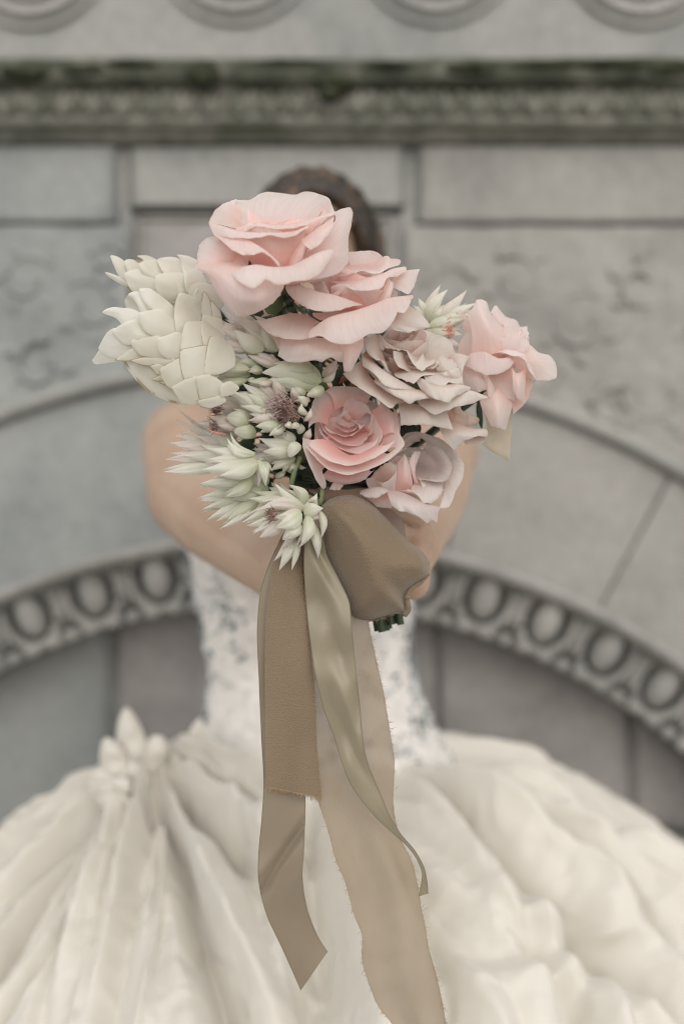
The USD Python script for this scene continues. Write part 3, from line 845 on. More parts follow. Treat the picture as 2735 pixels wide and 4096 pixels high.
# ------------------------------------------------------------------ flowers: materials
PINK = petal_mat('blush_rose_petal', (.90, .57, .51), (.885, .715, .685), (.83, .795, .78), (.82, .795, .775))
PINKIN = petal_mat('deep_blush_petal', (.92, .56, .49), (.90, .64, .59), (.87, .73, .70), transl=.64)
PALE = petal_mat('pale_blush_petal', (.89, .68, .63), (.86, .775, .757), (.83, .81, .80), (.82, .80, .785))
DUSTY = petal_mat('dusty_rose_petal', (.62, .44, .37), (.70, .65, .60), (.73, .705, .665), (.68, .665, .62), transl=.4, glow=(.72, .55, .47))
DUSTYIN = petal_mat('dusty_rose_heart', (.58, .32, .25), (.68, .52, .46), (.70, .65, .60), transl=.4, glow=(.72, .46, .37))
ROSY = petal_mat('pink_garden_rose_petal', (.90, .50, .47), (.89, .70, .675), (.83, .80, .78), (.81, .79, .77), vein=.05, glow=(.90, .62, .57))
VEINED = petal_mat('veined_rose_petal', (.62, .51, .49), (.69, .63, .61), (.72, .70, .68), (.70, .68, .64), vein=.11, transl=.4, glow=(.76, .60, .56))
PEACH = petal_mat('peach_bud_petal', (.76, .47, .38), (.76, .61, .53), (.74, .67, .61), (.66, .58, .48), glow=(.82, .62, .52))
GREENISH = petal_mat('green_white_petal', (.60, .58, .44), (.70, .66, .55), (.68, .63, .53), (.57, .54, .40), glow=(.68, .62, .45))
CALYX = plain('rose_calyx', (.07, .11, .05), .6, noise=(40., (.04, .07, .03), (.10, .14, .06)))
STEM = plain('flower_stem', (.02, .04, .022), .5, noise=(30., (.012, .026, .016), (.04, .06, .026)))
CUT = plain('cut_stem_end', (.10, .12, .05), .7)


def stem(parent, p0, k, end=True):
    """a stem from the flower's base down through the hands to its cut end"""
    a = k * 2.399963
    o = np.array([math.cos(a), math.sin(a), 0]) * .0030 * math.sqrt(k % 19)
    g = grip + o + [0, 0, .05]
    e = D(880, 1398, .672) + o * 1.2 + [0, 0, -.0045 * (k % 4)]
    t = np.linspace(0, 1, 24)[:, None]
    c = np.asarray(p0, float)
    m = blend(c, g, .5) + [0, 0, .004]
    m[1] = max(c[1], g[1]) + .055
    path = np.where(t < .62, 0, 0)
    u = np.clip(t / .62, 0, 1)
    A = (1-u)**2 * c + 2*u*(1-u) * m + u**2 * g
    w = np.clip((t - .62) / .38, 0, 1)
    P = np.where(t <= .62, A, blend(g, e, w))
    part(parent, 'stem', tube(P, .0024), STEM)


def calyx(parent, p0, axis, r):
    axis = np.asarray(axis, float); axis /= np.linalg.norm(axis)
    a = np.cross(axis, [0, 0, 1.0]) if abs(axis[2]) < .95 else np.cross(axis, [1.0, 0, 0])
    a /= np.linalg.norm(a); b = np.cross(axis, a)
    t = np.linspace(0, 2*np.pi, 20, endpoint=False)
    rings = [(-.010, .0032), (-.006, .006), (0, r * .30), (r * .22, r * .52), (r * .5, r * .60)]
    V = np.vstack([p0 + axis * h + q * (np.cos(t)[:, None] * a + np.sin(t)[:, None] * b) * (1 if k < 3 else (1 + .25*np.cos(5*t))[:, None]) for k, (h, q) in enumerate(rings)])
    i, j = np.meshgrid(np.arange(len(rings) - 1), np.arange(20), indexing='ij')
    q = np.stack([i*20 + j, i*20 + (j+1) % 20, (i+1)*20 + (j+1) % 20, (i+1)*20 + j], -1).reshape(-1, 4)
    part(parent, 'calyx', (V, np.vstack([q[:, [0, 1, 2]], q[:, [0, 2, 3]]])), CALYX)


def frame(axis):
    z = np.asarray(axis, float) / np.linalg.norm(axis)
    x = np.cross([0, 0, 1.0], z) if abs(z[2]) < .97 else np.array([1.0, 0, 0])
    x /= np.linalg.norm(x)
    return np.stack([x, np.cross(z, x), z], 1)


def spiral_petals(parent, base, axis, R, H, n, mat_in, mat_out, seed=0, t0=0., t1=1., curl=1.0, open_=0.0, split=.6, spread=1.0):
    """overlapping petals set round the axis, tight at the heart and loose at the rim"""
    F = frame(axis)
    rr = np.random.default_rng(seed)
    for k in range(n):
        t = t0 + (t1 - t0) * (k + .5) / n
        phi = k * 2.399963 + rr.normal() * .15
        top = R * (.10 + .90 * t ** .85)
        h = H * (.86 + .22 * math.sin(math.pi * min(t * 1.15, 1)) - .42 * max(0, t - .55) ** 1.2 / .45 ** .2) * (1 + rr.normal() * .035)
        r0 = R * .10 + top * .18
        nv, nu = 16, 22
        u = np.linspace(-1, 1, nu)[None, :]
        v = np.linspace(0, 1, nv)[:, None]
        vv = v * (1 - .16 * np.abs(u) ** 2.6 + .03 * np.exp(-(u / .16) ** 2))
        r = r0 + (top - r0) * np.sin(np.clip(vv, 0, 1) * np.pi / 2 * 1.02) ** (1.15)
        z = h * vv
        lip = np.clip((vv - .70) / .30, 0, 1) ** 2
        c = curl * (.10 + .90 * t) * (0.55 + .65 * np.abs(u) ** 2)
        r = r + lip * c * R * (.20 + open_ * t)
        z = z - lip * c * R * .17
        Wd = (.52 + .62 * t ** .7) * R * .80 * spread
        prof = .42 + .58 * np.sin(np.pi * np.clip(.12 + .62 * vv, 0, 1)) ** .8
        Rc = np.maximum(r * (1.02 + .25 * t), R * .10)
        angw = np.clip(u * Wd * prof / Rc, -2.6, 2.6)
        x_t = Rc * np.sin(angw)
        rad = r - Rc * (1 - np.cos(angw))
        q = np.stack([u * 2.2 + k * 3.1 + v * 0, v * 2.2 + u * 0, np.full((nv, nu), seed * 1.7)], -1)
        nz1 = (meshkit.fbm(q * 1.6, 3, seed + k) - .5) * R * .11 * (.15 + vv ** 2)
        nz2 = (meshkit.fbm(q * 1.6 + 9, 3, seed + k) - .5) * R * .11 * (.15 + vv ** 2)
        rad = rad + nz1
        z = z + nz2
        cph, sph_ = math.cos(phi), math.sin(phi)
        lx, ly = rad * cph - x_t * sph_, rad * sph_ + x_t * cph
        P = np.stack([lx, ly, np.broadcast_to(z, lx.shape)], -1).reshape(-1, 3) @ F.T + base
        uv = np.stack([np.broadcast_to((u + 1) / 2, (nv, nu)).ravel(), np.clip(vv * (.55 + .45 * t if t < split else 1), 0, 1).ravel()], 1)
        part(parent, 'petal', (P, gridfaces(nv, nu)), mat_in if t < split else mat_out, uv=uv)


def rose(label, base, category='rose'):
    return thing('rose', label, category, base, group='roses in the bouquet')


# ------------------------------------------------------------------ the top rose
w = Win(740, 740, .600)
b = w.at((700, 900, -16))
ra = rose('large pale pink rose at the top of the bouquet, in front of the hair', b)
spiral_petals(ra, w.at((720, 780, -12)), (0, -.30, 1), .030, .036, 9, PINKIN, PINK, 3, .0, .75, curl=.7)
petal(ra, w, [[(430, 420, -5), (700, 440, -12), (1000, 420, -5)], [(310, 260, -20), (700, 220, -34), (1090, 210, -20)], [(300, 150, -24), (415, 112, -30), (490, 120, -33), (600, 70, -38), (660, 55, -40), (760, 65, -42), (890, 75, -42), (960, 52, -40), (1035, 62, -36), (1150, 108, -26), (1188, 210, -18)]], PALE, .2, nu=44)
petal(ra, w, [[(500, 370, -6), (440, 300, -16), (460, 190, -26)], [(300, 320, -2), (330, 230, -12), (405, 145, -25)], [(190, 295, -2), (215, 240, -8), (235, 200, -14), (300, 150, -20), (416, 112, -28)]], PALE, .3, nu=40)
petal(ra, w, [[(1000, 380, -8), (1080, 300, -16), (1080, 160, -26)], [(1120, 300, 0), (1150, 240, -8), (1130, 150, -20)], [(1180, 290, 2), (1195, 230, -6), (1155, 112, -20)]], PALE, .2)
petal(ra, w, [[(520, 420, -6), (700, 420, -6), (960, 400, -8)], [(490, 357, 10), (580, 293, 12), (640, 308, 14), (780, 312, 14), (930, 288, 10), (1080, 245, 2), (1180, 215, -4)], [(470, 375, 14), (580, 330, 18), (700, 350, 20), (850, 345, 18), (960, 320, 14), (1090, 270, 6), (1195, 235, -2)]], PINK, .25, nu=36)
petal(ra, w, [[(330, 420, -4), (560, 440, 0), (800, 440, 0), (960, 400, -4)], [(190, 292, -2), (300, 325, 8), (420, 362, 16), (560, 376, 20), (700, 376, 20), (870, 368, 18), (980, 325, 12)], [(235, 402, 8), (340, 418, 18), (460, 424, 24), (590, 420, 26), (690, 400, 26), (790, 425, 25), (890, 398, 22), (985, 335, 14)]], PALE, .25, nu=40)
petal(ra, w, [[(560, 690, 4), (750, 730, 6), (900, 690, 4)], [(500, 560, 12), (720, 560, 18), (930, 500, 12)], [(420, 410, 14), (700, 395, 20), (980, 330, 10)]], PINKIN, .2)
petal(ra, w, [[(300, 470, 4), (480, 540, 8), (640, 640, 8)], [(235, 400, 8), (400, 420, 18), (520, 445, 22), (640, 520, 22), (742, 605, 18)], [(275, 430, 14), (380, 520, 26), (480, 556, 28), (560, 550, 28), (615, 530, 26), (680, 570, 24), (755, 660, 18)]], PINK, .25, nu=36)
petal(ra, w, [[(330, 700, 0), (480, 700, 4), (520, 560, 2)], [(230, 640, 12), (290, 560, 10), (330, 460, 8)], [(95, 640, 8), (104, 540, 2), (120, 470, -2), (175, 422, -4), (245, 405, -2)]], PINK, .25)
petal(ra, w, [[(370, 540, 6), (460, 560, 8)], [(350, 600, 8), (470, 620, 12)], [(395, 668, 12), (500, 650, 14)]], PINK, .1)
petal(ra, w, [[(200, 560, 0), (480, 640, 12), (760, 700, 14)], [(80, 652, 10), (230, 655, 20), (390, 675, 24), (760, 745, 24)], [(160, 705, 14), (330, 800, 30), (600, 860, 34), (792, 800, 24)], [(232, 822, 12), (380, 940, 26), (590, 950, 30), (770, 855, 20)], [(325, 965, 6), (400, 1030, 12), (432, 1054, 16), (500, 1042, 18), (600, 1008, 18), (690, 955, 16), (765, 880, 14)]], PALE, .3, nu=30, nv=22)
petal(ra, w, [[(500, 700, 4), (740, 700, 4), (960, 620, 2)], [(368, 690, 22), (480, 653, 30), (600, 646, 33), (760, 664, 34), (880, 648, 32), (1000, 590, 28), (1100, 530, 22), (1165, 510, 16)], [(372, 705, 25), (420, 762, 36), (500, 805, 42), (545, 822, 43), (595, 795, 42), (640, 754, 40), (700, 778, 43), (745, 795, 43), (820, 786, 42), (900, 762, 40), (980, 758, 36), (1080, 700, 30), (1140, 625, 24), (1175, 570, 18)]], PALE, .25, nu=44)
petal(ra, w, [[(930, 435, 14), (1060, 340, 12), (1195, 255, 4)], [(958, 480, 22), (1080, 400, 22), (1190, 300, 12)], [(1005, 520, 24), (1085, 465, 24), (1150, 390, 18), (1225, 262, 8)]], PALE, .2)
petal(ra, w, [[(795, 690, 8), (850, 560, 12), (935, 435, 14)], [(850, 680, 14), (905, 560, 19), (955, 470, 20)], [(900, 650, 12), (940, 590, 15), (964, 490, 18)]], PINK, .15)
petal(ra, w, [[(900, 660, 2), (1000, 500, 6), (1100, 380, 2)], [(1000, 700, 10), (1180, 560, 8), (1200, 280, -6)], [(985, 762, 14), (1080, 750, 12), (1180, 727, 6), (1300, 620, -2), (1305, 430, -8), (1330, 300, -13), (1340, 215, -15), (1322, 183, -16), (1250, 192, -15), (1185, 220, -14)]], PALE, .2, nu=40)
petal(ra, w, [[(760, 760, 0), (1000, 700, 4), (1200, 640, 0)], [(800, 800, 6), (1010, 770, 8), (1180, 720, 2)], [(840, 770, 4), (960, 768, 6), (1060, 750, 6)]], PINK, .2)
# outer back petals of the top rose
petal(ra, w, [[(620, 820, -14), (760, 820, -14), (900, 820, -14)], [(500, 500, -34), (760, 480, -44), (1050, 450, -34)], [(420, 230, -38), (760, 160, -48), (1120, 190, -36)]], PALE, .3)
calyx(ra, b, (0, -.2, 1), .026); stem(ra, b, 1)

# ------------------------------------------------------------------ the second rose
w = Win(1000, 960, .612)
b = w.at((780, 760, -18))
rb = rose('pale pink rose with wide rolled petals just below the topmost rose', b)
spiral_petals(rb, w.at((850, 690, -12)), (.12, -.3, 1), .026, .031, 9, PINKIN, PINK, 5, 0, .8, curl=.6)
petal(rb, w, [[(760, 280, -4), (900, 260, -8), (1060, 260, -6)], [(790, 160, -16), (930, 140, -22), (1060, 180, -16)], [(700, 120, -12), (785, 95, -16), (850, 88, -20), (950, 82, -24), (1010, 95, -20), (1058, 130, -14)]], PALE, .3)
petal(rb, w, [[(780, 200, -14), (920, 190, -14), (1065, 150, -14)], [(740, 240, 0), (900, 232, 4), (1030, 225, 4), (1110, 132, -4), (1130, 152, -4), (1200, 156, -8)], [(700, 290, 4), (760, 285, 8), (900, 250, 12), (1010, 265, 12), (1120, 225, 6), (1188, 205, 0)]], PALE, .3, nu=36)
petal(rb, w, [[(640, 330, 2), (800, 320, 0), (1000, 310, 0), (1110, 260, -2)], [(750, 365, 10), (900, 332, 15), (1060, 275, 13), (1130, 235, 8), (1240, 210, 0)], [(770, 373, 14), (850, 402, 19), (960, 405, 21), (1050, 380, 19), (1105, 300, 14), (1180, 290, 8), (1242, 255, 3)]], PALE, .2, nu=34)
petal(rb, w, [[(1100, 430, -2), (1130, 330, -4), (1180, 260, -8)], [(1150, 385, 2), (1210, 320, 2), (1250, 240, -4)], [(1190, 402, 6), (1262, 427, 7), (1310, 372, 3), (1332, 300, -2), (1358, 230, -6)]], PALE, .2)
petal(rb, w, [[(985, 530, 6), (1060, 400, 8), (1110, 290, 6)], [(1040, 530, 10), (1100, 430, 12), (1130, 330, 9)], [(1110, 490, 10), (1142, 382, 9), (1150, 330, 5)]], PALE, .15)
petal(rb, w, [[(700, 580, 2), (860, 600, 4), (1000, 560, 2)], [(650, 445, 4), (820, 445, 11), (1010, 420, 8)], [(740, 368, 3), (900, 345, 8), (1060, 285, 6)]], PINKIN, .2)
petal(rb, w, [[(520, 480, -6), (700, 460, -8), (800, 420, -8)], [(500, 360, -8), (640, 315, -12), (800, 270, -12)], [(420, 320, -8), (640, 220, -16), (800, 180, -18)]], PINKIN, .2)
petal(rb, w, [[(570, 480, 0), (645, 470, 2)], [(560, 400, 5), (640, 435, 7)], [(500, 345, 3), (545, 332, 5), (590, 320, 3)]], PINK, .15)
petal(rb, w, [[(620, 470, 4), (700, 460, 6)], [(650, 440, 8), (720, 430, 10)], [(740, 366, 8), (755, 380, 9)]], PINK, .1)
petal(rb, w, [[(360, 390, 6), (560, 460, 8), (800, 510, 8)], [(283, 362, 12), (340, 350, 15), (460, 394, 19), (560, 428, 21), (650, 440, 21), (780, 475, 18), (892, 513, 12)], [(300, 422, 14), (380, 500, 22), (480, 550, 27), (600, 567, 28), (720, 560, 25), (800, 537, 21), (893, 516, 13)]], PALE, .2, nu=36)
petal(rb, w, [[(560, 660, 8), (760, 620, 8), (1000, 550, 6), (1130, 490, 2)], [(490, 712, 20), (620, 625, 25), (860, 560, 24), (1000, 512, 20), (1130, 462, 12), (1292, 437, 4)], [(468, 765, 24), (640, 735, 33), (850, 690, 33), (1050, 630, 25), (1180, 560, 15), (1294, 470, 8)], [(475, 786, 25), (560, 767, 31), (640, 812, 34), (740, 831, 35), (850, 812, 33), (960, 748, 29), (1070, 733, 25), (1110, 690, 23), (1165, 610, 19), (1190, 562, 17), (1230, 583, 15), (1270, 530, 11), (1296, 445, 7)]], PALE, .2, nu=44, nv=20)
petal(rb, w, [[(330, 580, 0), (450, 600, 0), (570, 660, 2)], [(180, 618, 8), (330, 650, 6), (500, 700, 10)], [(55, 652, 10), (130, 725, 16), (200, 768, 19), (330, 787, 21), (472, 792, 19)]], PINK, .2)
petal(rb, w, [[(500, 580, 4), (700, 580, 6), (900, 540, 4)], [(510, 610, 8), (700, 610, 10), (900, 560, 8)], [(560, 640, 8), (720, 640, 10), (880, 590, 8)]], PINKIN, .1)
petal(rb, w, [[(250, 760, 0), (450, 770, 4), (700, 790, 6), (900, 770, 2)], [(238, 850, 8), (450, 870, 19), (700, 900, 21), (885, 880, 10)], [(222, 925, 6), (290, 965, 11), (400, 978, 15), (520, 960, 20), (570, 976, 19), (640, 940, 20), (710, 972, 16), (820, 960, 10)]], PALE, .4, nu=40)
petal(rb, w, [[(690, 790, 14), (800, 780, 20), (908, 770, 10)], [(725, 880, 17), (800, 900, 23), (900, 860, 13)], [(742, 980, 15), (780, 1000, 19), (850, 970, 12)], [(748, 1045, 12), (780, 1057, 14), (815, 1040, 11)]], PALE, .15)
petal(rb, w, [[(160, 760, -4), (300, 760, 0), (420, 770, 0)], [(190, 800, 0), (280, 830, 4), (360, 840, 4)], [(225, 870, 2), (260, 900, 4), (330, 900, 6)]], PINK, .2)
petal(rb, w, [[(1080, 640, 0), (1180, 560, 0), (1250, 500, -4)], [(1120, 680, 4), (1250, 640, 2), (1330, 560, -6)], [(1152, 718, 4), (1270, 738, 2), (1330, 722, -2), (1440, 690, -8), (1400, 630, -10), (1330, 540, -10), (1290, 510, -10)]], DUSTY, .4)
petal(rb, w, [[(640, 760, -16), (780, 760, -18), (900, 760, -16)], [(560, 450, -30), (800, 400, -38), (1050, 400, -30)], [(600, 230, -30), (820, 170, -36), (1060, 200, -28)]], PALE, .3)
calyx(rb, b, (.1, -.25, 1), .024); stem(rb, b, 2)

# ------------------------------------------------------------------ the dusty rose
w = Win(1340, 1260, .622)
b = w.at((620, 640, -26))
rc = rose('dusty beige rose with sharply rolled pointed petals and a ruffled heart', b)
spiral_petals(rc, w.at((590, 470, -22)), (-.25, -.55, 1), .020, .026, 16, DUSTYIN, DUSTYIN, 8, 0, .9, curl=.5)
petal(rc, w, [[(560, 330, -6), (760, 420, -10), (940, 500, -4)], [(530, 200, -14), (720, 240, -22), (940, 350, -12)], [(518, 142, -18), (600, 128, -20), (690, 113, -24), (790, 150, -24), (880, 180, -22), (932, 212, -18), (942, 262, -14), (972, 330, -10), (1000, 440, -8)]], DUSTY, .3, nu=36)
petal(rc, w, [[(470, 300, -12), (590, 320, -12)], [(440, 190, -20), (550, 210, -20)], [(390, 110, -18), (460, 60, -22), (525, 140, -18)]], DUSTYIN, .3)
petal(rc, w, [[(420, 330, -8), (500, 350, -8), (600, 330, -8)], [(325, 160, -4), (350, 150, -4), (400, 200, -1), (440, 232, 0), (500, 262, 1), (590, 280, -2)], [(370, 280, 4), (400, 262, 4), (450, 272, 5), (520, 285, 5), (580, 300, 2)]], DUSTY, .7, nu=34)
petal(rc, w, [[(600, 350, -8), (720, 350, -8)], [(610, 300, -8), (700, 290, -8)], [(600, 265, -8), (628, 250, -9), (655, 212, -10), (705, 240, -8)]], DUSTY, .4)
petal(rc, w, [[(540, 290, -2), (558, 350, 2), (595, 420, 4), (645, 462, 4)], [(500, 290, 4), (525, 360, 8), (575, 425, 8), (635, 462, 6)], [(462, 285, 6), (470, 350, 11), (500, 400, 13), (560, 442, 13), (622, 464, 9)]], DUSTY, .5, nu=30)
petal(rc, w, [[(590, 275, -4), (690, 340, -4), (790, 355, -4)], [(575, 290, 6), (650, 370, 8), (700, 320, 4), (725, 372, 5), (800, 355, 3)], [(570, 285, 8), (600, 350, 11), (645, 412, 13), (692, 446, 13), (745, 410, 10), (802, 378, 7)]], DUSTY, .5, nu=34)
petal(rc, w, [[(640, 450, 0), (740, 450, 0), (830, 430, -2)], [(690, 440, 4), (760, 420, 5), (830, 400, 2)], [(720, 432, 6), (790, 425, 6), (840, 380, 2)]], DUSTY, .8)
petal(rc, w, [[(470, 470, -4), (640, 490, -4), (820, 470, -6)], [(440, 380, 0), (620, 430, 2), (820, 430, -4)], [(430, 330, 0), (600, 400, 0), (800, 400, -6)]], DUSTYIN, .4)
petal(rc, w, [[(800, 470, -2), (900, 500, 0), (1000, 540, 0)], [(810, 430, 2), (900, 430, 6), (980, 460, 4)], [(800, 400, 0), (830, 330, -6), (930, 340, -8), (975, 380, -6)]], DUSTY, 1.0, nu=36)
petal(rc, w, [[(880, 545, 4), (960, 560, 4), (1028, 560, 2)], [(860, 500, 8), (940, 480, 10), (1010, 490, 4)], [(840, 468, 8), (900, 440, 9), (985, 420, 4)]], DUSTY, .9)
petal(rc, w, [[(330, 150, -2), (375, 290, 2), (445, 480, 4)], [(275, 170, 4), (320, 300, 11), (405, 430, 10)], [(228, 180, 4), (232, 230, 8), (258, 295, 13), (330, 362, 13), (388, 366, 11), (440, 475, 8)]], DUSTY, .2, nu=32)
petal(rc, w, [[(250, 290, -2), (400, 460, 0), (560, 560, 2)], [(220, 330, 4), (360, 480, 8), (560, 600, 8)], [(240, 420, 4), (330, 520, 6), (440, 560, 6)]], DUSTYIN, .1)
petal(rc, w, [[(205, 300, 2), (300, 370, 8), (440, 480, 10), (660, 600, 10)], [(212, 340, 8), (330, 425, 17), (470, 510, 21), (640, 592, 14)], [(219, 405, 12), (310, 467, 21), (400, 566, 25), (490, 592, 25), (560, 590, 22), (622, 600, 18)]], DUSTY, .15, nu=34)
petal(rc, w, [[(340, 500, 4), (480, 570, 10), (640, 590, 12), (760, 610, 10)], [(312, 528, 14), (400, 550, 20), (480, 600, 25), (640, 628, 26), (775, 652, 18)], [(345, 562, 16), (450, 634, 25), (540, 682, 27), (598, 713, 27), (640, 690, 26), (700, 676, 23), (775, 668, 18)]], DUSTY, .15, nu=34)
petal(rc, w, [[(670, 500, 8), (800, 550, 12), (1000, 550, 8)], [(650, 532, 14), (700, 525, 17), (760, 572, 22), (900, 592, 25), (1010, 568, 19), (1078, 576, 10)], [(690, 602, 16), (780, 663, 25), (860, 689, 27), (912, 694, 27), (946, 660, 25), (1020, 622, 17), (1080, 592, 11)]], DUSTY, .15, nu=36)
petal(rc, w, [[(490, 450, -2), (640, 440, 0), (820, 450, -2)], [(472, 474, 8), (600, 464, 12), (720, 466, 12), (820, 475, 8)], [(500, 500, 12), (560, 525, 16), (625, 545, 18), (705, 486, 15), (770, 480, 11)]], DUSTY, .15, nu=30)
petal(rc, w, [[(720, 460, 0), (860, 455, 2), (1000, 470, 0)], [(708, 485, 10), (800, 498, 14), (900, 515, 12), (1020, 500, 4)], [(730, 532, 14), (800, 562, 18), (875, 571, 18), (905, 540, 14), (960, 550, 10), (1020, 556, 6)]], DUSTY, .25, nu=30)
petal(rc, w, [[(900, 340, -6), (930, 440, -4), (960, 560, -2)], [(975, 305, -4), (990, 430, 0), (1000, 552, 2)], [(1072, 334, -4), (1032, 410, 0), (1016, 480, 2), (1030, 562, 2)]], DUSTY, .25)
petal(rc, w, [[(640, 640, 2), (880, 660, 6), (1060, 610, 4)], [(660, 700, 10), (880, 700, 17), (1080, 605, 12), (1215, 650, 4)], [(690, 730, 12), (810, 800, 20), (900, 760, 20), (1000, 728, 17), (1120, 697, 11), (1216, 662, 4)]], DUSTY, .15, nu=32)
petal(rc, w, [[(240, 330, 0), (270, 470, 2), (400, 600, 6), (580, 690, 6)], [(170, 390, 4), (215, 510, 10), (360, 630, 16), (540, 700, 12)], [(64, 470, 6), (110, 522, 10), (200, 587, 17), (330, 664, 21), (466, 741, 21), (485, 715, 17), (560, 700, 12)]], DUSTY, .15, nu=36)
petal(rc, w, [[(500, 690, 0), (700, 720, 2), (900, 740, 0)], [(515, 768, 8), (700, 793, 14), (895, 772, 8)], [(525, 883, 8), (640, 878, 15), (760, 886, 15), (860, 902, 12), (946, 918, 8)]], DUSTY, .2, nu=30)
petal(rc, w, [[(820, 860, -6), (950, 850, -4), (1080, 920, -6)], [(870, 980, 2), (1000, 955, 4), (1140, 930, -2), (1210, 915, -6)], [(955, 1084, 0), (1040, 1010, 0), (1130, 972, 0), (1216, 976, -6)]], DUSTY, .2)
petal(rc, w, [[(1000, 960, -6), (1200, 930, -8)], [(1030, 1010, -6), (1200, 985, -10)], [(1040, 1035, -8), (1120, 1030, -10), (1205, 990, -12)]], DUSTYIN, .2)
petal(rc, w, [[(540, 640, -24), (640, 660, -26), (760, 640, -24)], [(420, 400, -30), (640, 340, -36), (900, 400, -30)], [(330, 230, -26), (640, 170, -34), (920, 270, -26)]], DUSTY, .3)
calyx(rc, b, (-.2, -.5, 1), .02); stem(rc, b, 3)

# small peach bud tucked behind it
w = Win(1340, 1260, .640)
b = w.at((900, 830, -4))
rg = rose('small peach rosebud peeping out at the right under the dusty rose', b)
petal(rg, w, [[(890, 770, 0), (900, 860, 0)], [(960, 725, 6), (980, 880, 8)], [(1005, 718, 2), (1010, 762, 4), (1100, 800, 2), (1150, 832, 0), (1145, 862, 2), (1060, 902, 4)]], PEACH, .3)
petal(rg, w, [[(890, 760, 6), (900, 830, 6)], [(960, 760, 12), (990, 860, 12)], [(1000, 745, 8), (1060, 800, 8), (1055, 905, 8)]], PEACH, .4)
petal(rg, w, [[(900, 780, 10), (910, 830, 10)], [(960, 800, 15), (960, 870, 14)], [(985, 790, 12), (1030, 850, 12), (1058, 908, 10)]], PEACH, .3)
petal(rg, w, [[(900, 730, 0), (960, 720, 0)], [(940, 740, 6), (1000, 760, 6)], [(985, 720, 2), (1025, 770, 2), (1080, 780, 0)]], PEACH, .6)
calyx(rg, b, (1, -.2, -.1), .012); stem(rg, b, 11)

# ------------------------------------------------------------------ the pink garden rose facing the camera
w = Win(1160, 1480, .617)
b = w.at((500, 560, -36))
rd = rose('round pink garden rose facing the camera, its petals in a tight spiral', b)
ax = np.array([-.13, -1, .30])
petal(rd, w, [[(200, 620, -20), (460, 720, -18), (760, 620, -20)], [(200, 420, -19), (460, 440, -19), (760, 420, -19)], [(240, 250, -20), (460, 190, -21), (700, 270, -20)]], ROSY, .2)
heart = [
    [[(250, 420, -20), (450, 480, -24), (700, 420, -20)], [(260, 480, -12), (450, 600, -10), (680, 500, -12)], [(230, 360, -10), (250, 440, -8), (290, 510, -6), (350, 550, -5), (440, 588, -4), (560, 600, -4), (615, 545, -5), (650, 470, -7), (672, 375, -9)]],
    [[(430, 430, -26), (500, 440, -26)], [(400, 420, -19), (450, 450, -18), (520, 420, -19)], [(362, 408, -17), (410, 445, -15), (465, 462, -15), (520, 435, -16), (545, 400, -17)]],
    [[(380, 470, -24), (460, 500, -24), (560, 460, -24)], [(350, 440, -16), (450, 500, -14), (560, 440, -16)], [(325, 402, -16), (360, 442, -13), (430, 482, -12), (500, 490, -12), (545, 455, -13), (582, 425, -14)]],
    [[(320, 500, -22), (450, 540, -22), (570, 490, -22)], [(300, 470, -14), (440, 530, -11), (570, 470, -13)], [(272, 425, -14), (300, 490, -11), (380, 515, -9), (450, 527, -9), (520, 515, -9), (560, 475, -11), (582, 428, -13)]],
    [[(400, 440, -24), (480, 440, -24), (560, 430, -22)], [(425, 310, -14), (500, 310, -12), (610, 345, -12)], [(430, 240, -13), (440, 205, -13), (480, 194, -13), (525, 240, -11), (600, 262, -10), (664, 374, -9)]],
    [[(350, 420, -24), (420, 400, -24)], [(308, 335, -15), (400, 300, -16)], [(275, 285, -12), (282, 250, -13), (300, 230, -13), (350, 205, -14), (400, 220, -14), (445, 262, -14)]],
    [[(470, 440, -22), (520, 430, -22)], [(460, 350, -15), (520, 330, -15)], [(455, 300, -13), (470, 268, -13), (510, 260, -13), (540, 300, -13)]],
    [[(420, 430, -24), (480, 440, -24)], [(420, 370, -16), (490, 400, -15)], [(395, 385, -15), (425, 330, -14), (445, 315, -13), (475, 365, -13), (500, 400, -14)]],
    [[(540, 460, -20), (600, 440, -18)], [(540, 430, -13), (600, 450, -10)], [(510, 410, -14), (545, 440, -11), (552, 470, -10), (580, 460, -10), (584, 425, -11)]],
    [[(250, 500, -16), (450, 600, -16), (680, 560, -16)], [(240, 500, -8), (430, 640, -4), (690, 560, -6)], [(222, 400, -8), (232, 450, -6), (250, 512, -3), (320, 580, 0), (430, 640, 2), (560, 664, 2), (640, 640, 0), (700, 570, -3), (720, 500, -6)]],
    [[(240, 540, -12), (450, 680, -10), (740, 560, -14)], [(220, 560, -3), (430, 710, 3), (720, 610, -2)], [(200, 480, -6), (210, 530, -3), (232, 580, 0), (300, 642, 5), (400, 684, 8), (500, 722, 9), (600, 702, 7), (690, 650, 3), (760, 560, -3)]],
    [[(560, 460, -20), (640, 520, -18), (600, 620, -16)], [(640, 420, -10), (690, 500, -8), (660, 600, -6)], [(640, 330, -11), (700, 330, -10), (745, 400, -8), (750, 480, -6), (730, 560, -5), (690, 620, -3)]],
    [[(300, 470, -22), (340, 400, -22)], [(240, 400, -12), (300, 310, -14)], [(205, 420, -9), (215, 350, -11), (240, 290, -12), (285, 250, -13), (320, 240, -14)]]]
for k, rows in enumerate(heart):
    petal(rd, w, rows, ROSY, .3, nu=32, nv=14, roll=9.0)
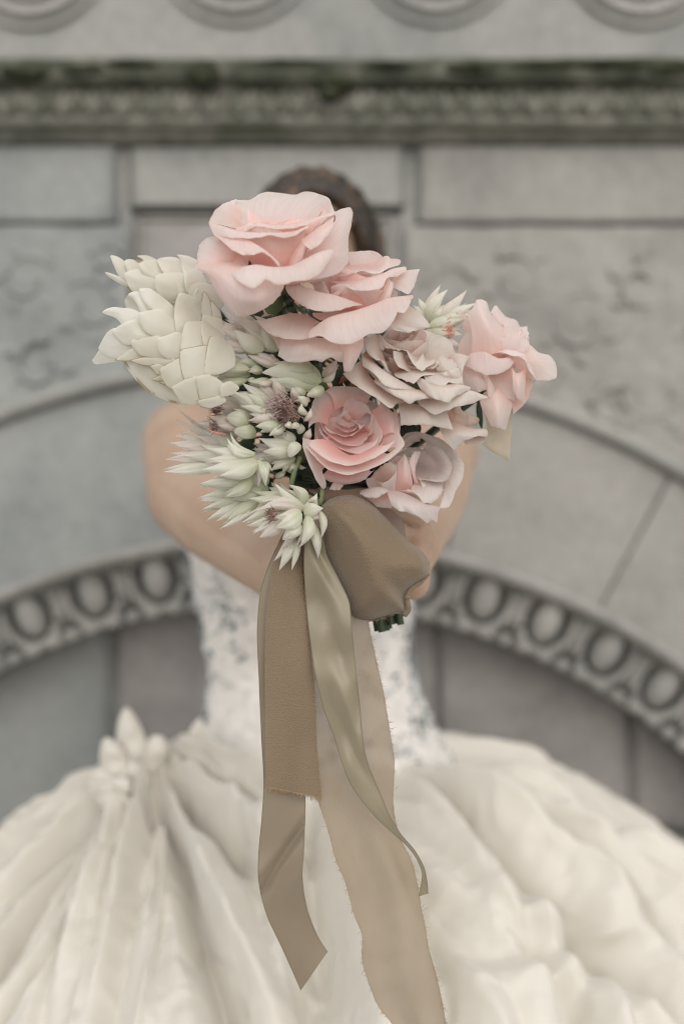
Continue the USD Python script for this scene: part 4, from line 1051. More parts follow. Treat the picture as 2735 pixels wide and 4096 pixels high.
for k, (rows, m) in enumerate([
    ([[(330, 520, -10), (300, 620, -10), (350, 760, -8)], [(200, 560, 2), (190, 680, 4), (260, 800, 4)], [(98, 540, 0), (100, 600, 4), (130, 700, 8), (170, 800, 8), (220, 900, 6), (265, 945, 4), (286, 930, 4), (280, 870, 6)]], ROSY),
    ([[(330, 760, -6), (480, 790, -4), (640, 740, -8)], [(270, 830, 0), (450, 880, 4), (640, 810, -2)], [(240, 850, -4), (330, 900, -2), (470, 918, -2), (580, 890, -4), (680, 800, -8)]], ROSY),
    ([[(380, 850, -6), (480, 870, -6)], [(345, 900, 0), (430, 910, 0)], [(312, 952, 0), (360, 962, 2), (410, 945, 2), (430, 900, 0)]], ROSY),
    ([[(300, 620, -4), (500, 740, -2), (740, 640, -6)], [(160, 600, 6), (300, 770, 12), (540, 800, 12), (800, 660, 4)], [(130, 620, 8), (220, 720, 13), (300, 790, 16), (430, 838, 18), (560, 815, 18), (700, 770, 14), (830, 690, 8), (915, 590, 4), (905, 560, 2)]], ROSY),
    ([[(300, 560, -2), (480, 680, 2), (700, 600, -2)], [(180, 560, 8), (330, 700, 16), (540, 740, 16), (760, 600, 8)], [(150, 610, 9), (230, 680, 14), (340, 740, 19), (470, 765, 20), (560, 750, 20), (680, 700, 15), (800, 620, 9), (850, 560, 6)]], ROSY),
    ([[(740, 420, -10), (740, 540, -8), (700, 640, -8)], [(830, 360, -4), (850, 500, 0), (830, 620, 2)], [(815, 300, -8), (860, 340, -6), (884, 430, -4), (878, 510, 0), (912, 572, 2), (880, 640, 4)]], ROSY),
    ([[(620, 340, -12), (700, 420, -8), (720, 540, -8)], [(720, 270, -6), (790, 380, -2), (810, 500, 0)], [(690, 210, -10), (770, 290, -8), (835, 350, -6), (850, 450, -4), (850, 520, -2)]], ROSY),
    ([[(360, 320, -12), (460, 280, -14), (600, 300, -12)], [(330, 210, -8), (480, 190, -12), (640, 220, -10)], [(285, 170, -12), (325, 135, -13), (400, 128, -15), (480, 128, -16), (560, 140, -16), (660, 190, -14)]], ROSY),
    ([[(300, 440, -12), (320, 360, -14), (400, 300, -14)], [(200, 420, -6), (230, 300, -10), (330, 220, -12)], [(145, 470, -4), (160, 340, -8), (185, 250, -10), (250, 180, -12), (320, 150, -14)]], ROSY)]):
    petal(rd, w, rows, m, .5, nu=34, nv=16)
calyx(rd, b, ax, .022); stem(rd, b, 4)

# ------------------------------------------------------------------ the lower right rose
w = Win(1160, 1480, .634)
b = w.at((960, 900, -34))
re_ = rose('half open pink rose at the lower right with a hollow veined cup petal', b)
petal(re_, w, [[(960, 640, -14), (980, 760, -16), (1010, 880, -10)], [(1080, 640, -16), (1110, 760, -24), (1110, 880, -6)], [(1030, 612, -6), (1090, 598, -8), (1160, 604, -6), (1225, 635, -3), (1270, 700, 0), (1306, 770, 4), (1290, 840, 8), (1225, 893, 12), (1130, 890, 13), (1040, 876, 10)]], VEINED, .3, nu=40, nv=20)
petal(re_, w, [[(1060, 640, -20), (1200, 760, -18), (1180, 940, -8)], [(1060, 550, -16), (1300, 700, -10), (1220, 1000, 4)], [(880, 560, -12), (920, 510, -12), (1020, 500, -14), (1110, 520, -15), (1200, 550, -14), (1270, 600, -12), (1340, 672, -10), (1387, 740, -6), (1380, 860, 0), (1335, 950, 4), (1265, 1096, 8), (1190, 1112, 10)]], VEINED, .5, nu=40, nv=18)
petal(re_, w, [[(900, 640, -10), (980, 580, -14), (1040, 570, -14)], [(890, 600, -6), (960, 530, -8), (1050, 530, -10)], [(880, 660, 0), (900, 590, -2), (960, 530, -4), (1030, 515, -6), (1090, 580, -8)]], VEINED, .5)
petal(re_, w, [[(1010, 880, 0), (1100, 880, 0), (1240, 880, -2)], [(965, 955, 10), (1100, 955, 13), (1220, 930, 6)], [(960, 976, 13), (1000, 990, 16), (1030, 1012, 18), (1060, 1056, 18), (1120, 1061, 17), (1180, 1030, 13), (1225, 960, 8)]], VEINED, .5, nu=30)
petal(re_, w, [[(1010, 850, 0), (1180, 880, -2)], [(1040, 893, 9), (1185, 905, 5)], [(1065, 950, 11), (1100, 958, 11), (1150, 945, 9), (1188, 910, 6)]], VEINED, .4)
petal(re_, w, [[(840, 990, 4), (985, 960, 4)], [(855, 840, 8), (910, 830, 13), (978, 890, 8)], [(862, 735, 4), (915, 678, 6), (950, 740, 7), (968, 820, 7)]], ROSY, .2)
petal(re_, w, [[(1000, 940, 4), (1058, 945, 3)], [(968, 800, 9), (1000, 830, 10)], [(950, 720, 7), (1008, 650, 5), (1042, 657, 1), (1020, 720, 2)]], ROSY, .2)
petal(re_, w, [[(740, 930, 0), (860, 960, 2)], [(660, 870, 4), (760, 810, 7), (860, 830, 7)], [(650, 848, 2), (700, 790, 3), (800, 735, 5), (855, 760, 5)]], DUSTYIN, .3)
petal(re_, w, [[(640, 970, 6), (840, 980, 8)], [(608, 890, 9), (690, 882, 11), (735, 925, 12), (850, 870, 10)], [(620, 865, 9), (665, 862, 11), (720, 905, 13), (790, 880, 12), (855, 800, 10)]], VEINED, .4)
petal(re_, w, [[(800, 880, -10), (900, 800, -12), (1000, 860, -12)], [(800, 760, -6), (880, 700, -8), (990, 760, -12)], [(800, 740, -6), (860, 690, -8), (960, 700, -12)]], ROSY, .2)
petal(re_, w, [[(570, 960, 2), (680, 940, 8), (790, 950, 10)], [(556, 982, 12), (640, 955, 15), (720, 945, 16), (785, 965, 16)], [(560, 990, 13), (600, 1015, 16), (650, 1026, 18), (720, 1008, 18), (778, 975, 17)]], VEINED, .2)
petal(re_, w, [[(560, 985, 2), (780, 970, 6)], [(640, 1045, 6), (805, 1050, 12)], [(700, 1098, 6), (815, 1108, 10)]], ROSY, .2)
petal(re_, w, [[(770, 950, 10), (900, 980, 14), (1080, 1060, 14), (1210, 1100, 8)], [(790, 1020, 20), (900, 1060, 25), (1080, 1105, 22), (1195, 1115, 12)], [(815, 1092, 21), (880, 1130, 25), (930, 1135, 25), (990, 1162, 25), (1050, 1195, 22), (1105, 1226, 19), (1130, 1200, 18), (1172, 1224, 13), (1180, 1160, 11)]], VEINED, .4, nu=36)
petal(re_, w, [[(850, 970, 4), (1000, 1000, 6), (1080, 1060, 8)], [(900, 960, 8), (980, 990, 12), (1050, 1030, 14)], [(850, 970, 10), (920, 958, 12), (985, 955, 12)]], ROSY, .1)
petal(re_, w, [[(800, 1000, -20), (960, 1010, -22), (1100, 1000, -20)], [(760, 820, -24), (960, 780, -30), (1240, 850, -24)], [(800, 700, -24), (960, 620, -30), (1240, 700, -24)]], DUSTY, .3)
calyx(re_, b, (.2, -.7, .6), .02); stem(re_, b, 5)

# ------------------------------------------------------------------ the right hand rose
w = Win(1560, 1120, .642)
b = w.at((800, 860, -14))
rf = rose('pale pink rose at the far right with long drooping outer petals', b)
spiral_petals(rf, w.at((850, 780, -10)), (.25, -.2, 1), .020, .031, 8, PALE, PALE, 31, 0, .7, curl=.4)
petal(rf, w, [[(640, 640, 0), (820, 640, 6), (1000, 600, 0)], [(655, 450, 4), (800, 440, 15), (945, 450, 2)], [(630, 300, 4), (720, 270, 13), (840, 310, 3)], [(618, 290, 3), (660, 220, 6), (705, 150, 7), (770, 172, 5), (790, 240, 2)]], PALE, .25, nu=30, nv=20)
petal(rf, w, [[(540, 600, -6), (650, 620, -2)], [(560, 490, -6), (660, 500, 0)], [(612, 415, -5), (672, 395, -1)]], PALE, .15)
petal(rf, w, [[(600, 440, -10), (690, 420, -8)], [(560, 335, -8), (650, 330, -4)], [(527, 303, -8), (528, 265, -6), (560, 243, -4), (622, 300, -2)]], PALE, .15)
petal(rf, w, [[(860, 440, -8), (940, 480, -8), (1020, 540, -8)], [(820, 280, -7), (930, 360, -5), (1050, 460, -8)], [(795, 260, -10), (850, 203, -12), (880, 240, -13), (920, 285, -14), (1010, 320, -16), (1045, 378, -16), (1095, 370, -16), (1100, 430, -14), (1110, 480, -12)]], PALE, .4, nu=36)
petal(rf, w, [[(920, 460, -2), (1000, 580, 0)], [(910, 370, -3), (1030, 460, 0), (1080, 560, -2)], [(900, 338, -6), (980, 390, -6), (1060, 425, -8), (1108, 445, -8), (1112, 500, -7), (1120, 540, -6)]], PALE, .35)
petal(rf, w, [[(980, 560, -4), (1040, 660, 0), (1060, 780, 0)], [(1110, 520, -6), (1180, 650, 3), (1160, 792, 2)], [(1150, 550, -8), (1212, 598, -8), (1268, 595, -8), (1310, 640, -6), (1330, 700, -4), (1325, 785, 0), (1270, 800, 2), (1180, 805, 3)]], PALE, .4, nu=32)
petal(rf, w, [[(760, 620, 4), (900, 600, 4), (1060, 600, 2)], [(825, 590, 12), (940, 554, 13), (1040, 580, 11), (1120, 670, 8), (1170, 790, 4)], [(880, 570, 15), (980, 610, 17), (1082, 612, 15), (1098, 700, 14), (1165, 792, 10)]], PALE, .2, nu=30)
petal(rf, w, [[(860, 640, 2), (1000, 680, 4), (1090, 780, 2)], [(880, 600, 4), (1020, 640, 6), (1100, 740, 4)], [(900, 580, 6), (1000, 600, 8), (1080, 640, 6)]], PINK, .1)
petal(rf, w, [[(600, 640, 2), (780, 610, 4), (960, 650, 4)], [(595, 660, 10), (640, 600, 12), (760, 590, 16), (880, 645, 17), (960, 625, 13), (992, 650, 10)], [(600, 690, 12), (680, 722, 19), (770, 756, 21), (860, 746, 19), (950, 706, 15), (992, 655, 11)]], PALE, .15, nu=32)
petal(rf, w, [[(600, 680, 2), (700, 690, 6), (790, 760, 6)], [(572, 760, 8), (690, 790, 15), (800, 820, 12)], [(590, 850, 8), (700, 898, 11), (770, 882, 12), (820, 920, 12)]], PALE, .2)
petal(rf, w, [[(740, 740, 12), (770, 880, 12)], [(790, 780, 16), (800, 940, 14)], [(840, 870, 9), (856, 953, 9)]], PALE, .1)
petal(rf, w, [[(780, 740, 0), (980, 690, 0)], [(800, 850, 4), (1000, 820, 4)], [(840, 900, 6), (990, 970, 6)]], PINK, .2)
petal(rf, w, [[(972, 690, 8), (1010, 745, 11), (1087, 706, 6)], [(980, 800, 13), (1030, 830, 15), (1082, 820, 9)], [(985, 895, 10), (1025, 950, 12), (1072, 980, 8)]], PALE, .2)
petal(rf, w, [[(1080, 690, -2), (1060, 880, 0), (960, 960, 2)], [(1140, 800, -2), (1090, 960, 2), (985, 1066, 4)], [(1165, 800, -4), (1110, 880, 0), (1075, 985, 2), (980, 1068, 3)]], PINK, .2)
petal(rf, w, [[(750, 900, 0), (850, 850, 4), (970, 940, 0)], [(720, 985, 8), (850, 950, 17), (975, 1010, 8)], [(770, 1092, 10), (860, 1100, 19), (948, 1110, 10)], [(806, 1172, 10), (860, 1187, 14), (927, 1197, 10)]], PALE, .15, nv=18)
petal(rf, w, [[(750, 1000, -6), (970, 1000, -6)], [(768, 1180, -2), (972, 1200, -4)], [(745, 1300, -2), (962, 1300, -4)], [(735, 1310, -3), (800, 1362, -2), (900, 1416, -3), (953, 1448, -4)]], GREENISH, .25, nv=18)
petal(rf, w, [[(1040, 850, -14), (1060, 960, -14)], [(1080, 860, -16), (1120, 945, -16)], [(1112, 862, -16), (1168, 945, -16)]], PALE, .2)
petal(rf, w, [[(700, 860, -14), (820, 860, -16), (940, 840, -14)], [(640, 600, -20), (820, 560, -30), (1080, 600, -20)], [(660, 380, -18), (820, 300, -28), (1050, 420, -20)]], PALE, .3)
calyx(rf, b, (.2, -.2, 1), .02); stem(rf, b, 6)

# the tan rose behind the two big ones
w = Win(740, 740, .640)
b = w.at((760, 1000, -8))
rh = rose('tan backed rose almost hidden behind the two large pink roses', b)
petal(rh, w, [[(640, 1040, 0), (820, 960, 0)], [(620, 960, 8), (800, 860, 6)], [(640, 880, 2), (760, 800, 2)]], petal_mat('tan_petal', (.50, .33, .18), (.56, .40, .24), (.60, .46, .30)), .2)
petal(rh, w, [[(600, 1060, -6), (820, 1000, -6)], [(700, 960, 0), (880, 880, -2)], [(760, 860, -4), (960, 780, -6)]], DUSTY, .2)
calyx(rh, b, (0, -.3, 1), .014); stem(rh, b, 12)
# ------------------------------------------------------------------ the cream proteas, scale over scale
def bract_mat(name, inner, edge, brown, amount):
    nodes = {
        "uv": ("uvmap", {"attribute": "st"}), "s": ("separate_xyz", {}), "g": ("geometry", {}),
        "r": ("rgb_ramp", {"ramp": [(0.0, edge), (0.25, inner), (1.0, inner)]}),
        "n": ("noise_texture", {"scale": 55.0, "detail": 4.0, "roughness": 0.7}),
        "n2": ("noise_texture", {"scale": 320.0, "detail": 2.0}),
        "a": ("math", {"math_type": "less_than", "value2": 1.6}),
        "rb": ("rgb_ramp", {"ramp": [(amount, (0., 0., 0.)), (amount + .08, (1., 1., 1.))]}),
        "mm": ("math", {"math_type": "multiply"}), "mx": ("mix", {"mix_type": "mix", "color2": brown}),
        "c": ("math", {"math_type": "multiply", "value2": 1.0}),
        "nf": ("noise_texture", {"scale": 30.0, "detail": 3.0}), "rf": ("rgb_ramp", {"ramp": [(.35, (.90, .88, .82)), (.65, (1., 1., 1.))]}),
        "mf": ("mix", {"mix_type": "multiply", "fac": 1.0}),
        "p": ("principled_bsdf", {"roughness": 0.42, "specular_ior_level": 0.35}), "t": ("translucent_bsdf", {}), "m": ("mix_closure", {"fac": 0.45})}
    links = [("uv.UV", "s.vector"), ("s.y", "r.fac"), ("s.x", "a.value1"), ("g.position", "n.vector"), ("g.position", "n2.vector"), ("n.fac", "rb.fac"), ("rb.color", "mm.value1"), ("a.value", "mm.value2"),
             ("mm.value", "mx.fac"), ("g.position", "nf.vector"), ("nf.fac", "rf.fac"), ("r.color", "mf.color1"), ("rf.color", "mf.color2"), ("mf.color", "mx.color1"), ("mx.color", "p.base_color"), ("mf.color", "t.color"), ("p.BSDF", "m.closure1"), ("t.BSDF", "m.closure2")]
    return usdkit.material(stage, L + name, nodes, links, surface="m.closure")


CREAM = bract_mat('cream_bract', (.73, .71, .635), (.75, .735, .67), (.30, .22, .10), .47)
CREAMW = bract_mat('white_bract', (.77, .755, .70), (.78, .77, .72), (.40, .30, .16), .60)


def protea(label, win, axis_pts, Rz, fmax, bracts, f_tip, thick=1.0):
    """bracts lie on a rounded body about the axis (two points); f of each vertex follows the body and each later bract lies over the earlier"""
    (ax0, ay0), (ax1, ay1) = axis_pts
    L_ = math.hypot(ax1 - ax0, ay1 - ay0)
    ux, uy = (ax1 - ax0) / L_, (ay1 - ay0) / L_
    b = win.at((ax0, ay0, -6))
    t = thing('protea_flower', label, 'protea', b, group='cream proteas in the bouquet')

    def body(p, lay):
        s = ((p[:, 0] - ax0) * ux + (p[:, 1] - ay0) * uy) / L_
        e = (-(p[:, 0] - ax0) * uy + (p[:, 1] - ay0) * ux) / Rz
        return fmax * np.sqrt(np.clip(1 - np.clip(np.abs(e), 0, .98) ** 2, 0, 1)) * (1 - .25 * np.clip(s - .2, 0, 1)) + f_tip * np.clip(s - .3, 0, 1.2) + lay
    P, tri, uv = poly_patch(axis_core(axis_pts, Rz), 26, lambda p: body(p, -5), 2, 2)
    part(t, 'heart', (win.at(P), tri), CREAM, uv=uv * [.0777, 1])
    for k, (o, lay, mt) in enumerate(bracts):
        bul = (1.0 if mt == 'c' else 1.6) * thick
        tl = 2.0 if mt == 'c' else 6.0
        o = np.asarray(o, float); oc = o.mean(0)
        o = oc + (o - oc) * 1.07
        sp_ = ((o - oc) @ [ux, uy]); sz = np.ptp(sp_) / 2 + 1e-6
        P, tri, uv = poly_patch(o, 11, lambda p: body(p, lay * .8) + tl * np.clip(((p - oc) @ [ux, uy]) / sz, -1, 1), bul, 3, .55)
        q = np.c_[P[:, :2] * .009, np.full(len(P), k * 2.7)]
        P[:, 2] += (meshkit.noise(q, k) - .5) * (1.2 if mt == 'c' else 3.0)
        part(t, 'bract', (win.at(P), tri), CREAM if mt == 'c' else CREAMW, uv=np.c_[uv[:, 0] * .0777 * 3.2, uv[:, 1]])
    return t, b


def axis_core(ap, R):
    (x0, y0), (x1, y1) = ap
    d = np.array([x1 - x0, y1 - y0], float); Ln = np.linalg.norm(d); d /= Ln
    n = np.array([-d[1], d[0]])
    pts = []
    for s, r in [(.02, .45), (.2, .72), (.45, .85), (.7, .75), (.88, .5)]:
        pts.append(np.array([x0, y0]) + d * s * Ln + n * r * R)
    for s, r in [(.88, -.5), (.7, -.75), (.45, -.85), (.2, -.72), (.02, -.45)]:
        pts.append(np.array([x0, y0]) + d * s * Ln + n * r * R)
    return [tuple(p) for p in pts]


w = Win(340, 960, .648)
pa, b = protea('upper cream protea at the far left, half behind the lower one and the top rose', w, ((960, 440), (240, 240)), 190, 20, [
    ([(165, 258), (200, 264), (270, 290), (330, 320), (390, 395), (290, 352), (195, 295)], -2, 'w'),
    ([(420, 128), (440, 122), (490, 122), (530, 135), (580, 165), (540, 200), (480, 180), (460, 150)], -4, 'w'),
    ([(738, 122), (770, 120), (830, 130), (900, 165), (960, 220), (900, 280), (790, 260), (770, 160)], -3, 'w'),
    ([(208, 134), (240, 128), (280, 145), (330, 185), (380, 270), (310, 320), (262, 265)], -1, 'w'),
    ([(320, 170), (350, 155), (390, 160), (440, 205), (450, 260), (380, 290), (345, 250)], 0, 'w'),
    ([(585, 160), (640, 140), (700, 138), (755, 158), (800, 260), (720, 300), (640, 270)], 0, 'w'),
    ([(440, 190), (500, 162), (560, 160), (600, 185), (650, 270), (590, 310), (480, 270)], 1, 'w'),
    ([(800, 260), (900, 235), (960, 320), (930, 420), (820, 420)], 1, 'w'),
    ([(322, 275), (380, 245), (450, 232), (540, 270), (600, 380), (560, 450), (450, 440), (370, 390)], 2.5, 'w'),
    ([(570, 292), (680, 264), (790, 272), (830, 360), (780, 440), (660, 470), (590, 430)], 3.2, 'w'),
    ([(820, 380), (960, 340), (1060, 400), (1100, 520), (1000, 560), (880, 520)], 2, 'c'),
    ([(325, 470), (370, 425), (430, 460), (480, 560), (400, 570), (330, 540)], 0, 'w')], -6)
stem(pa, b, 7)
w = Win(340, 960, .622)
pb_, b = protea('lower cream protea with brown edged scales at the left edge of the bouquet', w, ((1010, 1180), (330, 650)), 400, 22, [
    ([(730, 342), (745, 335), (790, 375), (830, 440), (820, 520), (760, 500), (742, 420)], -6, 'w'),
    ([(865, 450), (905, 383), (950, 470), (960, 560), (900, 600)], -5, 'w'),
    ([(948, 418), (985, 450), (1020, 540), (1050, 660), (960, 680), (930, 560)], -4, 'c'),
    ([(1005, 490), (1055, 530), (1085, 575), (1100, 700), (1030, 680)], -3, 'c'),
    ([(148, 582), (180, 552), (235, 538), (300, 545), (370, 552), (470, 600), (450, 680), (320, 690), (270, 640), (230, 612)], -3, 'w'),
    ([(350, 440), (385, 418), (435, 420), (500, 510), (560, 600), (470, 620), (440, 560), (400, 480)], -3, 'w'),
    ([(440, 404), (480, 392), (530, 396), (620, 460), (690, 520), (720, 590), (740, 680), (640, 640), (560, 580), (480, 490)], -1.5, 'w'),
    ([(722, 545), (738, 470), (760, 432), (820, 440), (880, 470), (945, 505), (925, 620), (860, 700), (780, 740), (735, 720), (722, 640)], -1, 'w'),
    ([(65, 962), (85, 930), (125, 878), (190, 920), (300, 930), (260, 965), (180, 980), (90, 990)], -2.5, 'w'),
    ([(118, 870), (135, 820), (180, 745), (230, 712), (290, 715), (360, 790), (400, 860), (370, 905), (280, 937), (180, 925)], -1, 'w'),
    ([(240, 962), (310, 915), (375, 870), (470, 940), (420, 962), (330, 966)], -1, 'c'),
    ([(232, 735), (270, 695), (340, 655), (430, 640), (500, 730), (600, 770), (520, 810), (400, 832), (320, 828), (265, 780)], 0, 'w'),
    ([(430, 592), (500, 572), (600, 556), (660, 600), (720, 670), (745, 742), (670, 765), (590, 770), (500, 735), (455, 670)], .6, 'w'),
    ([(365, 965), (420, 945), (500, 935), (690, 955), (640, 1000), (540, 1008), (460, 1000)], .2, 'c'),
    ([(520, 1005), (600, 985), (650, 1000), (620, 1050), (590, 1085), (555, 1050)], -1.0, 'c'),
    ([(512, 1078), (530, 1100), (570, 1092), (600, 1075), (640, 1130), (570, 1128), (530, 1112)], -2.0, 'c'),
    ([(582, 1140), (640, 1130), (720, 1170), (700, 1182), (640, 1162)], -2.0, 'c'),
    ([(372, 805), (440, 795), (520, 778), (600, 772), (640, 880), (710, 960), (610, 955), (500, 932), (440, 918), (395, 860)], 1.2, 'c'),
    ([(585, 792), (650, 770), (745, 740), (790, 840), (775, 935), (690, 952), (640, 930), (600, 890)], 1.8, 'w'),
    ([(945, 612), (1010, 615), (1090, 630), (1120, 760), (1060, 860), (960, 860), (935, 760)], 1.5, 'c'),
    ([(800, 680), (840, 650), (890, 652), (947, 662), (950, 760), (940, 855), (860, 870), (772, 885), (778, 780)], 2.2, 'c'),
    ([(600, 1042), (660, 1000), (755, 945), (785, 1040), (825, 1115), (740, 1175), (690, 1182), (640, 1145)], 2.2, 'c'),
    ([(1002, 782), (1080, 780), (1180, 870), (1190, 1000), (1080, 1060), (965, 1065), (970, 920)], 2.6, 'c'),
    ([(764, 890), (860, 862), (980, 848), (975, 950), (960, 1065), (890, 1110), (800, 1115), (772, 1020)], 3.0, 'c'),
    ([(895, 1100), (1000, 1080), (1100, 1150), (1090, 1240), (930, 1278), (905, 1190)], 3.2, 'c'),
    ([(698, 1182), (750, 1150), (820, 1112), (895, 1095), (910, 1180), (932, 1272), (890, 1306), (830, 1312), (775, 1300), (730, 1230)], 3.6, 'c'),
    ([(1088, 1165), (1160, 1130), (1230, 1180), (1180, 1230), (1090, 1248)], 3.4, 'c'),
    ([(900, 1282), (1000, 1258), (1090, 1240), (1120, 1290), (1010, 1345), (930, 1330)], 3.0, 'c')], -10)
stem(pb_, b, 8)

# ------------------------------------------------------------------ blushing white-green flowers with pointed bracts
def lance_mat(name, base, mid, tip, streak):
    nodes = {
        "uv": ("uvmap", {"attribute": "st"}), "s": ("separate_xyz", {}), "g": ("geometry", {}), "oi": ("object_info", {}),
        "r": ("rgb_ramp", {"ramp": [(0.0, base), (0.45, mid), (1.0, tip)]}),
        "mp": ("mapping", {"mapping_type": "point", "scale": (9.0, 1.0, 1.0)}),
        "n": ("noise_texture", {"scale": 1.6, "detail": 4.0}), "rv": ("rgb_ramp", {"ramp": [(.34, (.92, .93, .88)), (.6, (1., 1., 1.))]}),
        "m1": ("mix", {"mix_type": "multiply", "fac": 1.0}),
        "n2": ("noise_texture", {"scale": 75.0, "detail": 3.0}), "r2": ("rgb_ramp", {"ramp": [(.66, (0., 0., 0.)), (.76, (.65, .65, .65))]}),
        "mx": ("mix", {"mix_type": "mix", "color2": streak}),
        "p": ("principled_bsdf", {"roughness": 0.5, "specular_ior_level": 0.3}), "t": ("translucent_bsdf", {}), "m": ("mix_closure", {"fac": 0.45})}
    links = [("uv.UV", "s.vector"), ("s.y", "r.fac"), ("uv.UV", "mp.vector"), ("mp.vector", "n.vector"), ("n.fac", "rv.fac"), ("r.color", "m1.color1"), ("rv.color", "m1.color2"), ("g.position", "n2.vector"), ("n2.fac", "r2.fac"), ("r2.color", "mx.fac"),
             ("m1.color", "mx.color1"), ("mx.color", "p.base_color"), ("mx.color", "t.color"), ("p.BSDF", "m.closure1"), ("t.BSDF", "m.closure2")]
    return usdkit.material(stage, L + name, nodes, links, surface="m.closure")


WHITEG = lance_mat('white_green_bract', (.60, .62, .47), (.75, .745, .65), (.79, .77, .715), (.66, .40, .36))
PALEG = lance_mat('pale_green_bract', (.52, .56, .39), (.68, .69, .565), (.76, .745, .665), (.62, .42, .36))
BLUSHW = lance_mat('blush_white_bract', (.68, .62, .52), (.77, .70, .65), (.79, .745, .705), (.64, .34, .30))
STAMEN = plain('stamen', (.25, .12, .08), .6, noise=(120., (.10, .045, .03), (.42, .28, .24)))
DOWN = plain('pale_down', (.50, .40, .37), .8)


def lance(parent, win, b, t, width, mat, fb=0.0, ft=0.0, bend=0.0, bow=6.0, twist=0.0, cup=5.0, blunt=0.0, seed=0, df=0.0):
    """one pointed bract from b to t; bend = sideways bow in picture px, bow = mm towards the camera at its middle, cup = mm its edges fall back"""
    b, t = np.array(b[:2], float), np.array(t[:2], float)
    d = t - b; Ln = np.linalg.norm(d); d /= Ln
    n = np.array([-d[1], d[0]])
    nv, nu = 15, 9
    v = np.linspace(0, 1, nv)[:, None]; u = np.linspace(-1, 1, nu)[None, :]
    prof = .88 * np.sin(np.pi * v ** .70) ** (.92) * (1 - .30 * v ** 3) + .12 * (1 - v)
    if blunt:
        prof = prof * (1 - blunt) + blunt * np.sqrt(np.clip(1 - (2*v - 1) ** 2, 0, 1))
    hw = width / 2 * prof
    tipc = (((seed * 37) % 11) / 5.0 - 1.0) * width * .28 * v ** 3
    cup = cup * .7
    wob = (meshkit.noise(np.stack([v * 3 + seed * 5.1 + 0*u, u * 1.5 + 0*v, 0*v + u*0 + seed], -1), seed) - .5)
    px = b[0] + d[0]*Ln*v + n[0]*(hw*u + bend*np.sin(np.pi*v) + tipc) + 0*u
    py = b[1] + d[1]*Ln*v + n[1]*(hw*u + bend*np.sin(np.pi*v) + tipc) + 0*u
    f = fb + (ft - fb)*v + bow*np.sin(np.pi*np.clip(v*.95, 0, 1)) - cup*(hw/(width/2))*u**2 + twist*u*v*4 + wob*1.6 + df - 1.2*np.exp(-(u/.14)**2)*prof*.5
    P = np.stack([px, py, f + 0*u], -1)
    uv = np.stack([np.broadcast_to((u + 1)/2, (nv, nu)).ravel(), np.broadcast_to(v, (nv, nu)).ravel()], 1)
    part(parent, 'bract', (win.at(P).reshape(-1, 3), gridfaces(nv, nu)), mat, uv=uv)


lance_one = lance


def lance(parent, win, b, t, width, mat, fb=0.0, ft=0.0, bend=0.0, bow=6.0, seed=0, **kw):
    # a bract and, half hidden behind it, a thinner one beside it
    lance_one(parent, win, b, t, width, mat, fb, ft, bend, bow, seed=seed, **kw)
    if width > 60:
        rr = np.random.default_rng(seed * 7 + int(b[0]))
        b2 = np.array(b[:2], float); t2 = np.array(t[:2], float)
        d = t2 - b2; n = np.array([-d[1], d[0]]) / np.linalg.norm(d)
        s = rr.choice([-1, 1])
        kw.pop('blunt', None)
        lance_one(parent, win, b2 + n * s * width * .12, b2 + d * rr.uniform(.82, 1.03) + n * s * width * rr.uniform(.15, .5), width * rr.uniform(.55, .85), mat if rr.random() < .6 else BLUSHW, fb - 3, ft - 2.5, bend + s * rr.uniform(-6, 14), bow * .7, seed=seed + 400, **kw)


def hairs(parent, win, c, r, n, dirs, seed, length=(30, 80), f0=2.0, mat=None, name='stamens', rad=.00022):
    rr = np.random.default_rng(seed)
    ms = []
    for k in range(n):
        a = rr.uniform(*dirs)
        o = np.array(c[:2]) + rr.normal(size=2) * r * .42
        l = rr.uniform(*length)
        t = np.linspace(0, 1, 5)
        cx = o[0] + np.cos(a + rr.normal() * .25 * t) * l * t
        cy = o[1] + np.sin(a + rr.normal() * .25 * t) * l * t
        f = f0 + rr.uniform(0, 6) * t * (1.3 - t) + rr.normal() * 1.0
        ms.append(tube(win.at(np.stack([cx, cy, f], 1)), np.linspace(rad * 1.3, rad * .6, 5), 4, False))
    part(parent, name, join(ms), mat or STAMEN, kind='stuff')


def bloom(label, win, base, f=0.0):
    b = win.at((base[0], base[1], f - 15))
    t = thing('pointed_bract_flower', label, 'flower', b, group='white green flowers with pointed bracts')
    calyx(t, b, (-.5, -.8, .1), .005)
    return t, b


w = Win(640, 1180, .622)
s1, b = bloom('small white flower with a purple flushed base beside the tan rose', w, (900, 400))
for k, (p, q, wd, m, bd, fz) in enumerate([((960, 400), (690, 235), 110, 'b', 12, 0), ((880, 360), (590, 165), 110, 'b', 8, 1), ((800, 310), (480, 130), 80, 'b', 6, 0), ((640, 320), (445, 205), 90, 'b', 6, 2), ((720, 370), (450, 235), 100, 'b', -6, 3), ((700, 440), (436, 376), 84, 'b', 10, 3), ((950, 440), (640, 190), 100, 'w', -16, 2), ((830, 440), (580, 280), 150, 'w', -14, 6), ((960, 440), (780, 280), 130, 'g', -10, 4), ((700, 450), (500, 395), 70, 'b', -8, 2), ((780, 250), (600, 140), 80, 'w', 4, -2), ((900, 300), (730, 180), 90, 'w', 4, -3)]):
    lance(s1, w, p, q, wd, {'b': BLUSHW, 'w': WHITEG, 'g': PALEG}[m], fz, fz - 2, bd, 5, seed=k)
stem(s1, b, 9)
s2, b = bloom('closed greenish bud pointing left against the cream protea', w, (720, 600))
